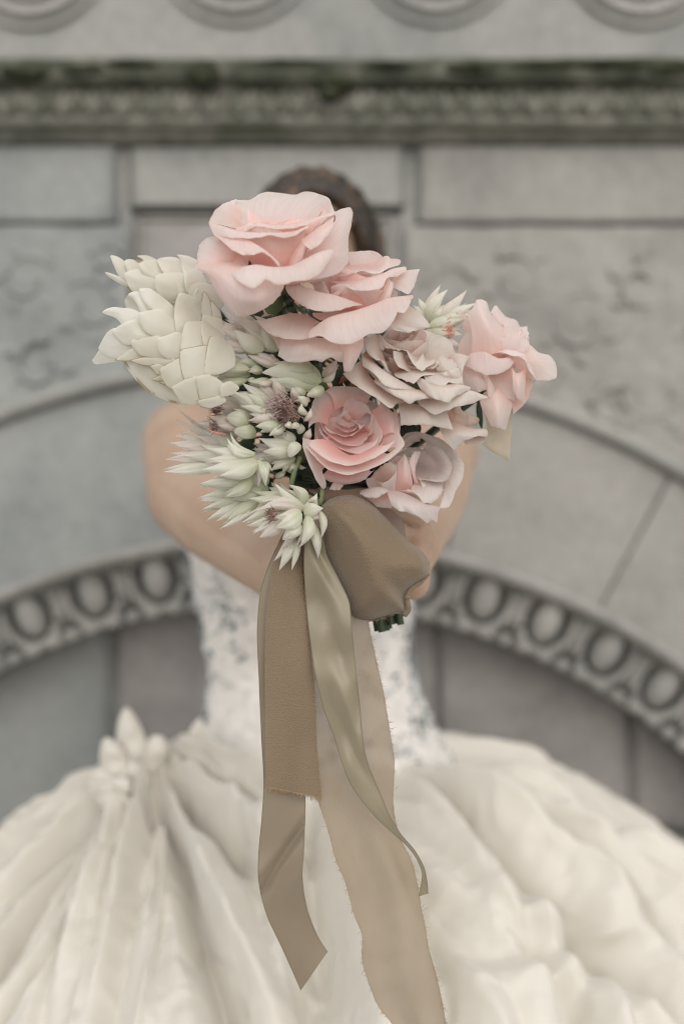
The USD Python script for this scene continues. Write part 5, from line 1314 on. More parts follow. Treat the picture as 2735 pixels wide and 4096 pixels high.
for k, (p, q, wd, m, bd, fz, cu) in enumerate([((720, 640), (380, 680), 110, 'g', 22, 2, 8), ((710, 560), (410, 540), 76, 'w', 22, 0, 4), ((790, 570), (580, 530), 76, 'g', 18, 1, 4), ((720, 600), (335, 640), 150, 'g', 14, 5, 10), ((716, 590), (338, 632), 110, 'w', 26, 9, 8), ((700, 680), (400, 690), 80, 'g', -16, 5, 5), ((820, 610), (690, 600), 70, 'g', 4, 4, 4), ((770, 690), (690, 685), 60, 'g', 4, 4, 4)]):
    lance(s2, w, p, q, wd, {'w': WHITEG, 'g': PALEG}[m], fz, fz, bd, 6, cup=cu, seed=20 + k)
stem(s2, b, 10)
w = Win(640, 1180, .616)
s3, b = bloom('pale green flower with broad cupped bracts under the second rose', w, (1240, 740))
for k, (p, q, wd, m, bd, fz, bl) in enumerate([((980, 570), (690, 480), 90, 'b', -6, -4, 0), ((1000, 600), (720, 455), 90, 'b', 12, -6, 0), ((1290, 690), (815, 600), 190, 'g', 40, 2, .2), ((1270, 720), (860, 690), 150, 'g', 10, 0, .1), ((1240, 620), (950, 580), 130, 'g', 20, 3, .3), ((1310, 740), (1170, 800), 90, 'g', -8, 6, .4), ((1290, 690), (1400, 590), 60, 'w', 30, -2, 0), ((1300, 650), (1430, 530), 90, 'b', 6, -6, .2), ((880, 680), (700, 690), 70, 'g', -8, 0, 0), ((900, 700), (760, 705), 60, 'b', -8, 2, 0), ((820, 600), (700, 605), 56, 'g', 0, 0, 0)]):
    lance(s3, w, p, q, wd, {'b': BLUSHW, 'w': WHITEG, 'g': PALEG}[m], fz, fz, bd, 7, cup=7, blunt=bl, seed=40 + k)
stem(s3, b, 13)
s4, b = bloom('open flower with a brown tuft of stamens at the middle of the bouquet', w, (1020, 940))
for k, (p, q, wd, m, bd, fz) in enumerate([((900, 860), (640, 720), 100, 'w', 6, 0), ((880, 920), (555, 750), 120, 'w', -6, 2), ((920, 830), (760, 690), 90, 'b', 6, 0), ((990, 830), (870, 640), 110, 'b', 10, 1), ((1000, 820), (940, 620), 90, 'b', -8, 0), ((900, 900), (690, 800), 110, 'g', 4, 4), ((940, 960), (700, 985), 76, 'b', -8, 6), ((930, 930), (640, 880), 90, 'w', -8, 4), ((960, 1030), (765, 1070), 110, 'g', 8, 6), ((1000, 1040), (860, 1110), 90, 'w', -6, 5), ((1120, 840), (1050, 720), 80, 'b', -10, 2), ((1180, 880), (1085, 820), 70, 'w', 16, 8), ((1160, 800), (1080, 720), 80, 'w', -8, 2), ((1170, 960), (1130, 860), 66, 'w', -22, 8), ((1160, 1010), (1190, 900), 60, 'b', 20, 6), ((1060, 1050), (990, 1040), 60, 'w', 8, 9), ((1120, 1040), (1040, 1070), 60, 'w', 8, 8), ((860, 1000), (720, 930), 80, 'w', 6, 2)]):
    lance(s4, w, p, q, wd, {'b': BLUSHW, 'w': WHITEG, 'g': PALEG}[m], fz, fz, bd, 4, seed=60 + k)
hairs(s4, w, (1020, 930), 130, 260, (0, 6.28), 3, (20, 70), 7.0)
hairs(s4, w, (960, 890), 110, 220, (2.2, 4.6), 4, (30, 90), 6.0, DOWN, 'down')
stem(s4, b, 14)
w = Win(620, 1560, .626)
s5, b = bloom('blush flower with fine dark stamens and round bracts above the bare arm', w, (760, 260))
for k, (p, q, wd, m, bd, fz, bl) in enumerate([((720, 150), (425, 30), 70, 'b', 14, -3, 0), ((690, 170), (440, 60), 90, 'b', 10, -1, 0), ((640, 150), (470, 130), 90, 'b', 6, 0, 0), ((640, 270), (440, 250), 110, 'b', 4, 2, .2), ((640, 250), (370, 235), 60, 'b', -8, -3, 0), ((640, 310), (330, 268), 70, 'b', 10, 0, 0), ((700, 290), (460, 300), 90, 'b', 6, 4, 0), ((745, 270), (578, 195), 130, 'g', 8, 10, .75), ((810, 330), (630, 345), 120, 'g', 8, 8, .6), ((570, 360), (405, 300), 26, 'r', -12, 8, 0), ((760, 230), (660, 60), 90, 'w', 10, -2, 0)]):
    lance(s5, w, p, q, wd, {'b': BLUSHW, 'w': WHITEG, 'g': PALEG, 'r': plain('red_bract_edge', (.62, .28, .24), .5)}[m], fz, fz - 1, bd, 5, blunt=bl, seed=90 + k)
hairs(s5, w, (510, 170), 40, 40, (2.6, 4.3), 6, (30, 70), 6.0)
hairs(s5, w, (490, 290), 40, 40, (2.4, 4.0), 7, (30, 70), 6.0)
stem(s5, b, 15)
w = Win(620, 1560, .640)
s6, b = bloom('soft white flower, leftmost of the group, overlapping the bare upper arm', w, (620, 470))
for k, (p, q, wd, m, bd, fz) in enumerate([((560, 420), (155, 215), 60, 'b', -16, -2), ((540, 390), (180, 145), 44, 'b', -20, -4), ((560, 420), (290, 290), 80, 'b', -8, -1), ((580, 440), (145, 340), 90, 'b', -12, 0), ((580, 450), (105, 420), 110, 'b', -8, 2), ((580, 460), (160, 470), 110, 'b', 0, 4), ((600, 500), (78, 536), 120, 'b', -10, 5), ((620, 560), (66, 662), 120, 'w', -20, 6), ((640, 520), (220, 560), 120, 'w', 4, 8), ((620, 440), (330, 360), 90, 'b', -6, 5), ((620, 500), (360, 450), 90, 'w', -6, 9), ((660, 440), (500, 320), 70, 'b', 10, 4)]):
    lance(s6, w, p, q, wd, {'b': BLUSHW, 'w': WHITEG}[m], fz, fz - 2, bd, 4, seed=110 + k)
stem(s6, b, 16)
w = Win(620, 1560, .612)
s7, b = bloom('large white flower, its smooth pointed bracts sweeping left, in the lower left cluster', w, (820, 600))
for k, (p, q, wd, m, bd, fz, cu) in enumerate([((790, 690), (345, 742), 120, 'w', -8, -2, 6), ((780, 700), (560, 868), 110, 'g', -20, 0, 5), ((800, 620), (440, 690), 110, 'w', 6, 0, 6), ((800, 520), (575, 375), 84, 'w', -56, 4, 4), ((800, 560), (385, 480), 100, 'w', 8, 0, 6), ((800, 540), (380, 540), 110, 'w', -16, 3, 7), ((815, 580), (362, 640), 150, 'w', -16, 7, 9), ((820, 590), (520, 715), 140, 'w', -12, 10, 8), ((820, 560), (870, 772), 84, 'w', -26, 6, 5), ((840, 580), (915, 690), 70, 'g', -16, 3, 4), ((780, 560), (560, 460), 110, 'w', -20, 1, 5)]):
    lance(s7, w, p, q, wd, {'w': WHITEG, 'g': PALEG}[m], fz, fz - 2, bd, 6, cup=cu, seed=130 + k)
stem(s7, b, 17)
w = Win(620, 1560, .628)
s8, b = bloom('greenish white flower pointing down to the left over the forearm', w, (860, 820))
for k, (p, q, wd, m, bd, fz) in enumerate([((800, 760), (332, 872), 110, 'w', -8, 0), ((800, 790), (360, 910), 100, 'w', -6, 1), ((800, 810), (370, 945), 100, 'g', -6, 2), ((800, 800), (410, 960), 110, 'g', -4, 3), ((800, 840), (398, 1020), 100, 'w', -8, 3), ((820, 850), (480, 1050), 90, 'g', -8, 4), ((830, 830), (528, 1122), 100, 'w', -36, 5), ((840, 850), (560, 1020), 120, 'g', -14, 6), ((820, 780), (420, 850), 110, 'g', 4, 4), ((850, 790), (620, 900), 120, 'g', 0, 7)]):
    lance(s8, w, p, q, wd, {'w': WHITEG, 'g': PALEG}[m], fz, fz - 1, bd, 5, seed=150 + k)
stem(s8, b, 18)
w = Win(620, 1560, .622)
s9, b = bloom('half closed white bud with one round bract, left of the spiral rose', w, (1120, 500))
for k, (p, q, wd, m, bd, fz, bl) in enumerate([((1120, 540), (935, 665), 100, 'g', 20, 0, 0), ((1090, 560), (1010, 660), 70, 'g', 6, -2, 0), ((1110, 420), (930, 335), 110, 'g', -20, 0, .1), ((1110, 450), (825, 415), 120, 'w', -8, 4, 0), ((1110, 490), (860, 480), 110, 'w', -4, 6, 0), ((1110, 520), (880, 540), 90, 'g', 10, 3, 0), ((1160, 430), (1052, 510), 100, 'w', 4, 12, .85), ((1120, 410), (1000, 330), 90, 'w', -8, 2, .2), ((880, 540), (820, 590), 50, 'g', 8, 0, 0), ((1140, 590), (1060, 640), 60, 'g', 0, -2, .5), ((1170, 350), (1130, 280), 70, 'w', 12, 2, 0), ((1200, 400), (1230, 300), 70, 'b', 8, 0, 0)]):
    lance(s9, w, p, q, wd, {'w': WHITEG, 'g': PALEG, 'b': BLUSHW}[m], fz, fz - 1, bd, 5, blunt=bl, seed=170 + k)
stem(s9, b, 20)
w = Win(620, 1560, .606)
s10, b = bloom('open white flower drooping over the ribbons at the bottom of the bouquet', w, (1190, 990), -6)
for k, (p, q, wd, m, bd, fz, bo) in enumerate([((1160, 850), (740, 842), 120, 'g', -30, -8, 5), ((1210, 960), (955, 740), 84, 'w', -20, -2, 6), ((1200, 960), (1050, 770), 100, 'g', 60, -4, 6), ((1130, 880), (710, 1050), 130, 'w', -10, -8, 4), ((1140, 900), (690, 1070), 100, 'g', 20, -6, 4), ((1100, 960), (740, 1115), 110, 'w', -6, -5, 4), ((1040, 1000), (780, 1140), 100, 'w', 0, -4, 4), ((1040, 1040), (838, 1196), 120, 'b', -4, -1, 5), ((1200, 950), (815, 935), 120, 'b', 40, 0, 6), ((1120, 1160), (985, 1445), 100, 'w', -10, -2, 4), ((1140, 1180), (1100, 1450), 64, 'w', -8, 0, 3), ((1130, 1150), (1010, 1260), 70, 'b', 0, -1, 4), ((1250, 1060), (1306, 1350), 84, 'w', -10, 2, 4), ((1310, 960), (1338, 1192), 64, 'w', -30, 4, 4), ((1190, 990), (1350, 965), 120, 'w', -20, 4, 6), ((1230, 1000), (1160, 1262), 104, 'w', -34, 7, 7), ((1160, 1060), (1040, 1220), 110, 'w', -8, 8, 6), ((1175, 985), (955, 1092), 140, 'w', -22, 10, 8), ((1230, 900), (1290, 820), 60, 'w', 20, 2, 4), ((1290, 930), (1310, 850), 46, 'w', -20, 3, 3), ((1190, 980), (1240, 880), 80, 'g', 8, 0, 4)]):
    lance(s10, w, p, q, wd, {'w': WHITEG, 'g': PALEG, 'b': BLUSHW}[m], fz, fz - 1, bd, bo, seed=190 + k)
hairs(s10, w, (950, 1000), 60, 60, (2.2, 4.2), 9, (30, 80), 5.0)
hairs(s10, w, (1170, 1160), 30, 24, (1.0, 2.2), 10, (30, 90), 3.0)
stem(s10, b, 21)
w = Win(1560, 1120, .655)
s11, b = bloom('white flower with red flecks behind the dusty rose at the upper right', w, (300, 350), -4)
for k, (p, q, wd, m, bd, fz) in enumerate([((300, 300), (245, 132), 80, 'w', -6, -3), ((300, 320), (200, 200), 80, 'w', 0, -3), ((300, 340), (448, 62), 110, 'w', -24, 0), ((330, 350), (632, 92), 110, 'b', 6, 2), ((360, 350), (690, 182), 100, 'w', -6, 3), ((330, 370), (700, 260), 110, 'w', -8, 5), ((300, 380), (600, 330), 120, 'w', -12, 6), ((280, 420), (580, 430), 120, 'w', -8, 6), ((320, 460), (580, 500), 120, 'b', 6, 4), ((340, 480), (600, 560), 100, 'b', 6, 2), ((320, 330), (480, 200), 90, 'w', -6, 1)]):
    lance(s11, w, p, q, wd, {'w': WHITEG, 'g': PALEG, 'b': BLUSHW}[m], fz, fz - 1, bd, 4, seed=220 + k)
hairs(s11, w, (450, 400), 60, 40, (-1, .6), 12, (20, 60), 8.0, plain('coral_stamen', (.60, .20, .13), .6))
stem(s11, b, 22)

# more bracts, half hidden, that close the lower left cluster
w = Win(620, 1560, .632)
rf_ = np.random.default_rng(91)
for k in range(44):
    t_ = (s6, s7, s8, s9, s10, s5)[k % 6]
    bx_, by_ = {0: (640, 500), 1: (840, 620), 2: (860, 820), 3: (1060, 500), 4: (1120, 960), 5: (720, 300)}[k % 6]
    a = math.pi + rf_.uniform(-.75, .55) - (.5 if k % 6 in (2, 4) else 0)
    l = rf_.uniform(180, 360)
    p = (bx_ + rf_.uniform(-50, 60), by_ + rf_.uniform(-70, 70))
    lance_one(t_, w, p, (p[0] + l*math.cos(a), p[1] - l*math.sin(a)), rf_.uniform(80, 130), (WHITEG, BLUSHW, PALEG, BLUSHW)[k % 4], rf_.uniform(-8, 2), rf_.uniform(-10, 0), rf_.uniform(-24, 24), 4, seed=500 + k)

# ------------------------------------------------------------------ foliage behind and between the flowers
LEAF = usdkit.material(stage, L + 'dark_leaf', {
    "g": ("geometry", {}), "n": ("noise_texture", {"scale": 45.0, "detail": 3.0}), "r": ("rgb_ramp", {"ramp": [(.3, (.012, .024, .016)), (.7, (.045, .075, .04))]}),
    "p": ("principled_bsdf", {"roughness": 0.42, "specular_ior_level": 0.45}), "t": ("translucent_bsdf", {"color": (.05, .09, .03)}), "m": ("mix_closure", {"fac": 0.12})},
    [("g.position", "n.vector"), ("n.fac", "r.fac"), ("r.color", "p.base_color"), ("p.BSDF", "m.closure1"), ("t.BSDF", "m.closure2")], surface="m.closure")
OLIVE = plain('olive_leaf', (.16, .17, .10), .55, noise=(40., (.10, .11, .06), (.25, .25, .16)))


def sprig(label, win, leaves, base):
    b = win.at((base[0], base[1], base[2]))
    t = thing('leaf_sprig', label, 'leaves', b, group='dark leaves among the flowers')
    ms = []
    for k, (p, q, wd, fz, bd) in enumerate(leaves):
        pp, qq = np.array(p, float), np.array(q, float)
        d = qq - pp; Ln = np.linalg.norm(d); d /= Ln; n = np.array([-d[1], d[0]])
        v = np.linspace(0, 1, 11)[:, None]; u = np.linspace(-1, 1, 5)[None, :]
        hw_ = wd / 2 * np.sin(np.pi * v ** .8) ** .8
        P = np.stack([pp[0] + d[0]*Ln*v + n[0]*(hw_*u + bd*np.sin(np.pi*v)), pp[1] + d[1]*Ln*v + n[1]*(hw_*u + bd*np.sin(np.pi*v)), fz + 3*np.sin(np.pi*v) - 2*u**2*(hw_/wd) + 0*v], -1)
        part(t, 'leaf', (win.at(P).reshape(-1, 3), gridfaces(11, 5)), LEAF)
        ms.append(tube(win.at(np.array([[base[0], base[1], base[2]], [(base[0]+p[0])/2, (base[1]+p[1])/2, (base[2]+fz)/2 - 2], [p[0], p[1], fz]], float)), .0009, 5))
    part(t, 'twig', join(ms), STEM)
    return t, b


w = Win(740, 740, .612)
g1, b = sprig('small dark leaf tips showing between the two large pink roses', w, [((800, 890), (850, 960), 60, 0, 6), ((820, 960), (880, 1010), 70, -2, 4), ((905, 980), (975, 1030), 50, 24, -14), ((780, 780), (786, 850), 22, 2, 2)], (840, 930, -14))
part(g1, 'tendril', tube(w.at(resample([(840, 890, 4), (865, 930, 18), (885, 965, 24), (905, 985, 25), (910, 1010, 25)], 14)), .0006, 6), LEAF)
stem(g1, b, 23)
w = Win(1560, 1120, .650)
g2, b = sprig('thin dark leaves hanging at the right between the peach bud and the pink rose', w, [((705, 960), (735, 1200), 50, 0, 4), ((660, 970), (570, 1040), 26, 2, 10), ((700, 975), (700, 1110), 30, 4, -6)], (690, 940, -4))
stem(g2, b, 24)
w = Win(1160, 1480, .660)
g3, b = sprig('dark leaves packed under the spiral rose above the ribbon loop', w, [((420, 820), (340, 1000), 160, 0, 0), ((500, 860), (480, 1030), 180, 2, 0), ((560, 880), (600, 1060), 160, 0, 0), ((380, 880), (260, 1010), 140, -4, 0), ((470, 780), (430, 960), 200, -2, 0), ((300, 760), (190, 960), 130, -4, 10), ((260, 700), (100, 900), 120, -4, 10), ((250, 760), (60, 830), 110, -6, 0), ((600, 960), (720, 1060), 120, -4, 0)], (520, 900, -12))
for y, dx in ((880, 110), (850, 95), (905, 130)):
    part(g3, 'needle', tube(w.at(resample([(215, 890, 16), (150, y, 18), (dx, y - 2, 18)], 8)), np.linspace(.0007, .0002, 8), 5), LEAF)
stem(g3, b, 25)
w = Win(640, 1180, .676)
rq = np.random.default_rng(77)
lv = []
for k in range(46):
    x, y = rq.uniform(520, 1380), rq.uniform(330, 1480)
    if x < 700 and y > 900:
        continue
    a = rq.uniform(0, 6.28)
    lv.append(((x, y), (x + 200*math.cos(a), y + 200*math.sin(a)), rq.uniform(80, 150), rq.uniform(-12, 4), rq.uniform(-15, 15)))
g4, b = sprig('deep green leaves filling the left half of the bouquet behind the flowers', w, lv, (1020, 1100, -16))
stem(g4, b, 26)
w = Win(1340, 1100, .690)
lv = []
for k in range(40):
    x, y = rq.uniform(-560, 620), rq.uniform(160, 1240)
    if x > 400 and y < 420 or x > 480 and y > 900 or x < -300 and y > 700:
        continue
    a = rq.uniform(0, 6.28)
    lv.append(((x, y), (x + 190*math.cos(a), y + 190*math.sin(a)), rq.uniform(80, 140), rq.uniform(-12, 4), rq.uniform(-15, 15)))
g5, b = sprig('deep green leaves filling the right half of the bouquet behind the roses', w, lv, (300, 900, -16))
stem(g5, b, 27)
w = Win(1160, 1280, .656)
lv = []
for (x, y) in ((420, 440), (470, 480), (520, 430), (380, 500), (500, 520), (900, 880), (940, 860), (880, 920), (960, 900), (820, 900), (1000, 880), (860, 840), (740, 1260), (800, 1300)):
    for q in range(2):
        a = rq.uniform(0, 6.28)
        lv.append(((x - 70*math.cos(a), y - 70*math.sin(a)), (x + 80*math.cos(a), y + 80*math.sin(a)), rq.uniform(60, 90), rq.uniform(-4, 4), rq.uniform(-8, 8)))
g7, b = sprig('small dark leaves in the gaps round the dusty rose', w, lv, (700, 860, -14))
for (p, q, wd, bd) in (((480, 440), (400, 520), 60, 10), ((540, 440), (420, 400), 50, -8), ((560, 480), (470, 560), 70, 14)):
    lance_one(g7, w, p, q, wd, plain('russet_bract_%d' % wd, (.28, .11, .075), .6), 6, 5, bd, 4, seed=wd)
stem(g7, b, 29)
w = Win(620, 1560, .634)
g6, b = sprig('short green shoots between the white flowers and the spiral rose', w, [((1140, 540), (1080, 760), 40, 2, 10), ((1100, 600), (1130, 700), 60, 4, 0), ((1340, 880), (1300, 980), 30, 4, 4), ((1300, 860), (1330, 780), 30, 2, 4)], (1120, 760, -6))
part(g6, 'shoot', tube(w.at(resample([(1160, 540, 8), (1120, 640, 12), (1090, 760, 6)], 10)), .0016, 7), plain('green_shoot', (.18, .24, .12), .5))
part(g6, 'shoot', tube(w.at(resample([(1340, 790, 6), (1330, 870, 8), (1315, 950, 2)], 10)), .0016, 7), plain('green_shoot_pale', (.24, .27, .14), .5))
for (p, q, wd) in (((1090, 610), (1100, 680), 80), ((1140, 600), (1210, 630), 40), ((960, 700), (1060, 640), 60)):
    lance(g6, w, p, q, wd, PALEG, 6, 4, 8, 4, seed=300)
stem(g6, b, 28)
# ------------------------------------------------------------------ ribbons
class WinD:
    def __init__(self, d0):
        self.d0 = d0

    def at(self, a):
        a = np.asarray(a, float)
        d = self.d0 - a[..., 2] / 1000
        return np.stack([(a[..., 0] - 784) * KD * d, d, CZ + (1174 - a[..., 1]) * KD * d], -1)


def cloth(name, c0, c1, rough, weave, strength, spec=.3, sheen=.3, transl=.15, alpha=1.0, fold=None):
    nodes = {
        "uv": ("uvmap", {"attribute": "st"}), "g": ("geometry", {}),
        "n": ("noise_texture", {"scale": 14.0, "detail": 3.0}), "r": ("rgb_ramp", {"ramp": [(.35, c0), (.65, c1)]}),
        "w": ("voronoi_texture", {"scale": weave}), "w2": ("noise_texture", {"scale": weave * 1.6, "detail": 2.0}),
        "rw": ("rgb_ramp", {"ramp": [(.25, (.84, .84, .83)), (.7, (1.06, 1.06, 1.06))]}), "mw": ("mix", {"mix_type": "multiply", "fac": .8}),
        "a": ("math", {"math_type": "add"}),
        "b": ("bump", {"strength": strength, "distance": 0.0006}),
        "p": ("principled_bsdf", {"roughness": rough, "specular_ior_level": spec, "sheen_weight": sheen, "sheen_roughness": .35}), "t": ("translucent_bsdf", {}), "m": ("mix_closure", {"fac": transl}),
        "tr": ("transparent_bsdf", {}), "ma": ("mix_closure", {"fac": alpha})}
    links = [("g.position", "n.vector"), ("g.position", "w.vector"), ("g.position", "w2.vector"), ("n.fac", "r.fac"), ("w2.fac", "rw.fac"), ("r.color", "mw.color1"), ("rw.color", "mw.color2"), ("w.distance", "a.value1"), ("w2.fac", "a.value2"), ("a.value", "b.height"), ("b.normal", "p.normal"),
             ("mw.color", "p.base_color"), ("mw.color", "t.color"), ("p.BSDF", "m.closure1"), ("t.BSDF", "m.closure2"), ("tr.BSDF", "ma.closure1"), ("m.closure", "ma.closure2")]
    return usdkit.material(stage, L + name, nodes, links, surface="ma.closure")


CREPE = cloth('taupe_crepe', (.222, .166, .110), (.258, .194, .131), .75, 1050., .7, .2, .45)
SATIN = cloth('olive_gold_satin', (.24, .205, .137), (.275, .237, .162), .43, 1300., .10, .6, .3, .08)
SATIN2 = cloth('taupe_satin', (.235, .19, .136), (.265, .217, .157), .36, 1500., .06, .5, .2, .10)
SHEER = cloth('sheer_sand_silk', (.28, .212, .138), (.315, .242, .16), .6, 1100., .4, .25, .6, .25, .78)
GROS = cloth('ribbon_edge', (.20, .165, .105), (.25, .21, .14), .6, 1500., .1)
FRAY = plain('frayed_thread', (.36, .26, .16), .8)


def ribbon_grid(win, left, right, nv, nu, wave, seed, f_fn=None):
    """a strip between two edge lines given as (x, y, f)"""
    Lp, Rp = resample(left, nv), resample(right, nv)
    u = np.linspace(0, 1, nu)[None, :, None]
    G = Lp[:, None] * (1 - u) + Rp[:, None] * u
    v = np.broadcast_to(np.linspace(0, 1, nv)[:, None], (nv, nu))
    uu = np.broadcast_to(np.linspace(0, 1, nu)[None, :], (nv, nu))
    q = np.stack([uu * 1.4 + seed * 3.3, v * 5, np.full_like(v, seed * 1.9)], -1)
    G[..., 2] += wave * (meshkit.fbm(q, 2, seed) - .5) * 2
    if f_fn is not None:
        G[..., 2] += f_fn(uu, v)
    return G, np.stack([uu.ravel(), v.ravel()], 1)


def ribbon(name, label, win, left, right, mat, wave=2.0, seed=1, nv=90, nu=18, f_fn=None, hem=False, fray=None, frayn=220, base=None):
    G, uv = ribbon_grid(win, left, right, nv, nu, wave, seed, f_fn)
    P = win.at(G)
    t = thing(name, label, 'ribbon', P[0, nu // 2])
    part(t, 'band', (P.reshape(-1, 3), gridfaces(nv, nu)), mat, uv=uv)
    if hem:
        for k in (0, nu - 1):
            part(t, 'selvedge', tube(P[:, k] + np.array([0, -.0001, 0]), .00022, 5), GROS)
    if fray:
        rr = np.random.default_rng(seed)
        ms = []
        for side in fray:
            E = {'l': P[:, 0], 'r': P[:, -1], 'b': P[-1]}[side]
            I = {'l': P[:, 1], 'r': P[:, -2], 'b': P[-2]}[side]
            for _ in range(frayn):
                s = rr.uniform(0, len(E) - 1.001)
                i = int(s)
                e = blend(E[i], E[i + 1], s - i)
                o = e - blend(I[i], I[i + 1], s - i)
                o /= np.linalg.norm(o) + 1e-9
                dn = np.array([0, 0, -1.0])
                l = abs(rr.normal()) * .0008 + .0004
                tt_ = np.linspace(0, 1, 5)[:, None]
                c = rr.normal(size=3) * .55
                ms.append(tube(e - o * .0008 + tt_ * (o * l) + tt_**2 * (dn * l * rr.uniform(-.3, 1.0) + c * l), .00013, 3, False))
        part(t, 'frayed_edge', join(ms), FRAY, kind='stuff')
    return t, P


# long plain satin ribbon, farthest left
wd = WinD(.626)
ribbon('satin_ribbon', 'taupe satin ribbon with a slanting cut end, leftmost of the hanging ribbons', wd,
       [(655, 1215, 2), (625, 1275, 2), (600, 1345, 1), (590, 1440, 0), (594, 1560, 0), (600, 1700, 0), (605, 1800, 0), (600, 1880, 0), (593, 1960, 0), (592, 2010, 2), (600, 2060, -2), (616, 2110, -5), (640, 2160, -8), (665, 2215, -10), (690, 2272, -12)],
       [(700, 1215, 2), (698, 1275, 2), (698, 1345, 2), (698, 1440, 2), (700, 1560, 2), (700, 1700, 2), (700, 1800, 2), (699, 1880, 4), (696, 1960, 6), (693, 2005, 4), (697, 2050, -2), (704, 2085, -6), (716, 2120, -9), (732, 2155, -11), (751, 2184, -12)],
       SATIN2, 1.2, 3, 110, 18, lambda u, v: 2.5 * np.sin(u * 3.1) * np.sin(v * 14) - 6 * np.exp(-((v - .735 - (u - .5) * -.085) / .018) ** 2), hem=True)
# sheer sand coloured silk, wide, torn edges, reaching out of the bottom of the picture
wd = WinD(.634)
ribbon('silk_ribbon', 'wide sheer sand silk ribbon with torn edges running out of the bottom', wd,
       [(690, 1290, 0), (694, 1450, 0), (700, 1560, 0), (712, 1640, 0), (724, 1740, 0), (729, 1835, 0), (752, 1905, 2), (772, 1980, 4), (790, 2020, 4), (801, 2060, 2), (812, 2100, 3), (829, 2142, 4), (830, 2205, 4), (848, 2264, 4), (862, 2300, 2), (905, 2360, 2), (930, 2470, 0)],
       [(842, 1290, 0), (847, 1440, 0), (862, 1510, 0), (880, 1590, 0), (893, 1670, 0), (904, 1740, 0), (903, 1860, 0), (918, 1925, 1), (942, 1970, 2), (958, 2030, 0), (965, 2080, 0), (976, 2130, 1), (984, 2180, 2), (996, 2220, 2), (1008, 2270, 2), (1022, 2345, 2), (1030, 2470, 0)],
       SHEER, 1.5, 5, 130, 26, lambda u, v: 3.5 * np.sin(u * 9 + v * 3) * sst(v, .25, .6) * .8, fray='lr', frayn=620)
# textured crepe, over the plain satin
wd = WinD(.620)
ribbon('crepe_ribbon', 'short taupe crepe ribbon with a frayed right edge over the satin one', wd,
       [(664, 1200, 2), (640, 1240, 2), (622, 1310, 1), (612, 1380, 0), (607, 1480, 0), (607, 1600, 0), (608, 1720, 0), (611, 1806, 0)],
       [(704, 1200, 2), (692, 1250, 2), (694, 1320, 2), (704, 1400, 2), (713, 1490, 2), (723, 1600, 1), (728, 1720, 0), (738, 1832, 0)],
       CREPE, .8, 7, 90, 20, lambda u, v: 2.2 * np.sin(np.pi * u) + 1.2 * np.sin(u * 8 + v * 2) * v, fray='rb', frayn=380)
# olive gold satin, twisting to an edge near its end
wd = WinD(.614)
ribbon('gold_satin_ribbon', 'shiny olive gold satin ribbon twisting to a thin tail at the right', wd,
       [(700, 1215, 2), (697, 1290, 2), (701, 1370, 0), (708, 1440, 2), (716, 1500, 0), (726, 1560, 2), (742, 1625, 0), (766, 1690, -1), (784, 1750, -2), (804, 1798, -3), (832, 1840, -4), (865, 1878, -5), (905, 1915, -6), (933, 1940, -7), (954, 1968, -8), (968, 2005, -9), (964, 2035, -10), (960, 2057, -10)],
       [(738, 1215, 2), (748, 1270, 3), (775, 1325, 4), (800, 1380, 4), (806, 1440, 6), (812, 1500, 3), (818, 1560, 6), (825, 1620, 3), (830, 1680, 1), (836, 1725, 0), (850, 1770, -1), (872, 1820, -2), (892, 1868, -2), (920, 1915, -2), (950, 1950, -2), (972, 1990, -3), (980, 2030, -4), (981, 2050, -4)],
       SATIN, 1.6, 9, 130, 22, lambda u, v: (1.5 * np.sin(v * 44 + u * 4.0 + 2 * np.sin(v * 9)) * np.exp(-((v - .36) / .2) ** 2) + 2.2 * np.sin(v * 21 - u * 3 + 1.2 * np.sin(u * 5))) * (1 - sst(v, .55, .7)), hem=True)
# the crepe loop
wd = WinD(.618)
o = [(738, 1160), (760, 1142), (800, 1134), (842, 1148), (890, 1192), (936, 1240), (966, 1262), (985, 1290), (984, 1318), (966, 1334), (944, 1348), (932, 1368), (935, 1398), (926, 1408), (905, 1408), (880, 1414), (850, 1422), (826, 1420), (810, 1412), (802, 1392), (790, 1362), (772, 1325), (752, 1285), (736, 1245), (730, 1200)]
P, tri, uv = poly_patch(o, 9, lambda p: -6 - .010 * (p[:, 1] - 1150), 24, 3, .62)
P[:, 2] += 2.6 * np.sin((P[:, 0] - P[:, 1] * .35) * .035) * np.clip(uv[:, 1] * 1.4, 0, 1) - 5.0 * np.exp(-(((P[:, 0] - 905) * .75 + (P[:, 1] - 1345) * -.65) / 16) ** 2) * np.exp(-(np.hypot(P[:, 0] - 930, P[:, 1] - 1360) / 60) ** 2)
_a = np.arctan2(P[:, 1] - 1150, P[:, 0] - 752); _r = np.hypot(P[:, 1] - 1150, P[:, 0] - 752)
P[:, 2] += .75 * (1.5 * np.sin(_a * 15 + 1.5 * np.sin(_r * .02)) * np.exp(-(_r / 150) ** 2) + 1.6 * np.sin(_a * 7 + .8) * np.exp(-((_r - 150) / 120) ** 2)) * np.clip(uv[:, 1] * 2, 0, 1)
P[:, 2] += .9 * (meshkit.fbm(np.c_[P[:, :2] * .018, np.zeros(len(P))], 3, 4) - .5) * 2 * np.clip(uv[:, 1] * 2, 0, 1)
q = wd.at(P)
loop = thing('crepe_bow_loop', 'big puffed loop of taupe crepe ribbon tied under the roses', 'ribbon', D(742, 1180, .63))
part(loop, 'front', (q, tri), CREPE, uv=np.c_[uv[:, 0] * .01, uv[:, 1]])
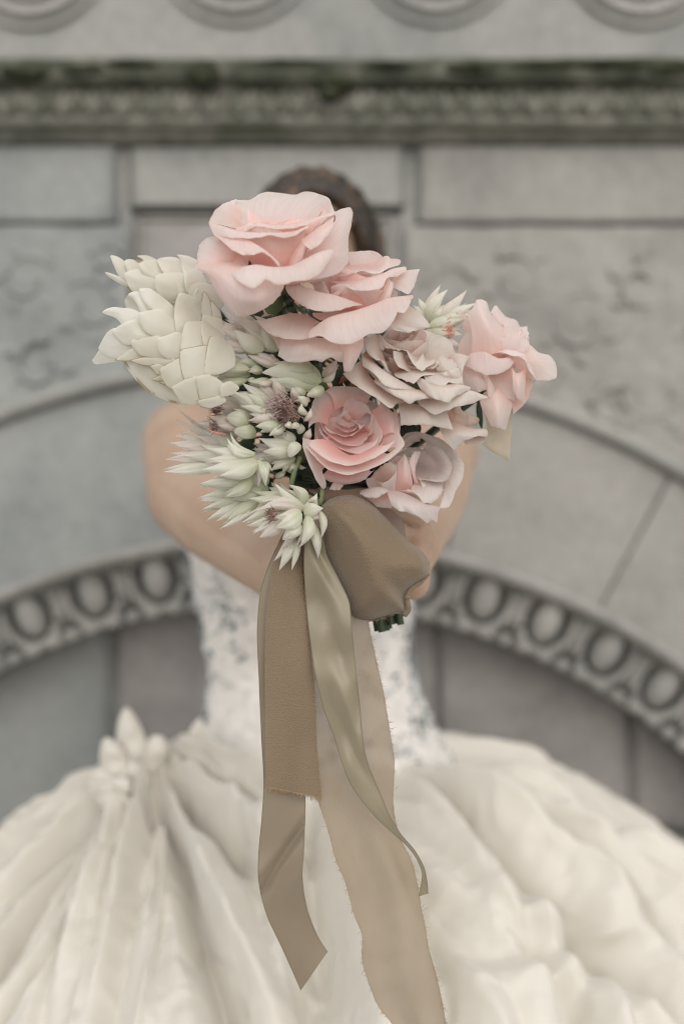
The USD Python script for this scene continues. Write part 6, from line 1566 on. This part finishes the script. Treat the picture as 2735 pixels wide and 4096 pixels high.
P2 = P.copy(); P2[:, 2] = -7 - .010 * (P[:, 1] - 1150) - 9 * (P[:, 2] + 6 + .010 * (P[:, 1] - 1150)) / 30
part(loop, 'back', (wd.at(P2), tri[:, ::-1]), CREPE)
part(loop, 'rolled_edge', tube(wd.at(resample([(984, 1316, -6), (966, 1336, -4), (944, 1350, -3), (933, 1370, -2), (936, 1398, -2), (926, 1410, -3)], 24)), np.linspace(.0009, .0022, 24), 8), CREPE)
e = wd.at(P)
rr = np.random.default_rng(44)
ms = []
edge = wd.at(resample([(736, 1245, -6), (752, 1285, -6.5), (772, 1325, -7), (790, 1362, -7.3), (802, 1392, -7.6), (810, 1412, -7.8), (850, 1422, -8), (905, 1408, -8)], 120))
for _ in range(420):
    i = rr.integers(0, 119)
    l = abs(rr.normal()) * .0007 + .0004
    t_ = np.linspace(0, 1, 5)[:, None]
    ms.append(tube(edge[i] + (edge[i+1]-edge[i]) * rr.random() + t_ * np.array([-.5, -.5, -.5]) * l + t_**2 * rr.normal(size=3) * l * .6, .00013, 3, False))
part(loop, 'frayed_edge', join(ms), FRAY, kind='stuff')
# a second, sheer fold seen beside it
wd = WinD(.648)
P, tri, uv = poly_patch([(840, 1150), (880, 1160), (910, 1178), (926, 1200), (930, 1240), (915, 1280), (870, 1280), (840, 1220)], 9, lambda p: np.zeros(len(p)), 8, 3)
lp2 = thing('sheer_bow_loop', 'small mauve sheer ribbon fold beside the big crepe loop', 'ribbon', D(860, 1180, .65))
part(lp2, 'fold', (wd.at(P), tri), cloth('mauve_sheer', (.26, .20, .17), (.31, .245, .21), .6, 1100., .3, .25, .4, .2, .8))
# dark waxed binding where the stems are tied
tp = thing('stem_binding', 'dark binding tape round the stems just under the roses', 'tape', grip + [0, 0, .05])
t_ = np.linspace(0, 1, 200)
c0, c1 = grip + np.array([0, 0, .022]), grip + np.array([-.004, -.002, .075])
A_ = t_ * 2 * np.pi * 7
part(tp, 'tape', tube(blend(c0, c1, t_[:, None]) + .0225 * np.stack([np.cos(A_), np.sin(A_), 0 * A_], 1), .0046, 8), plain('binding_tape', (.012, .013, .013), .55))
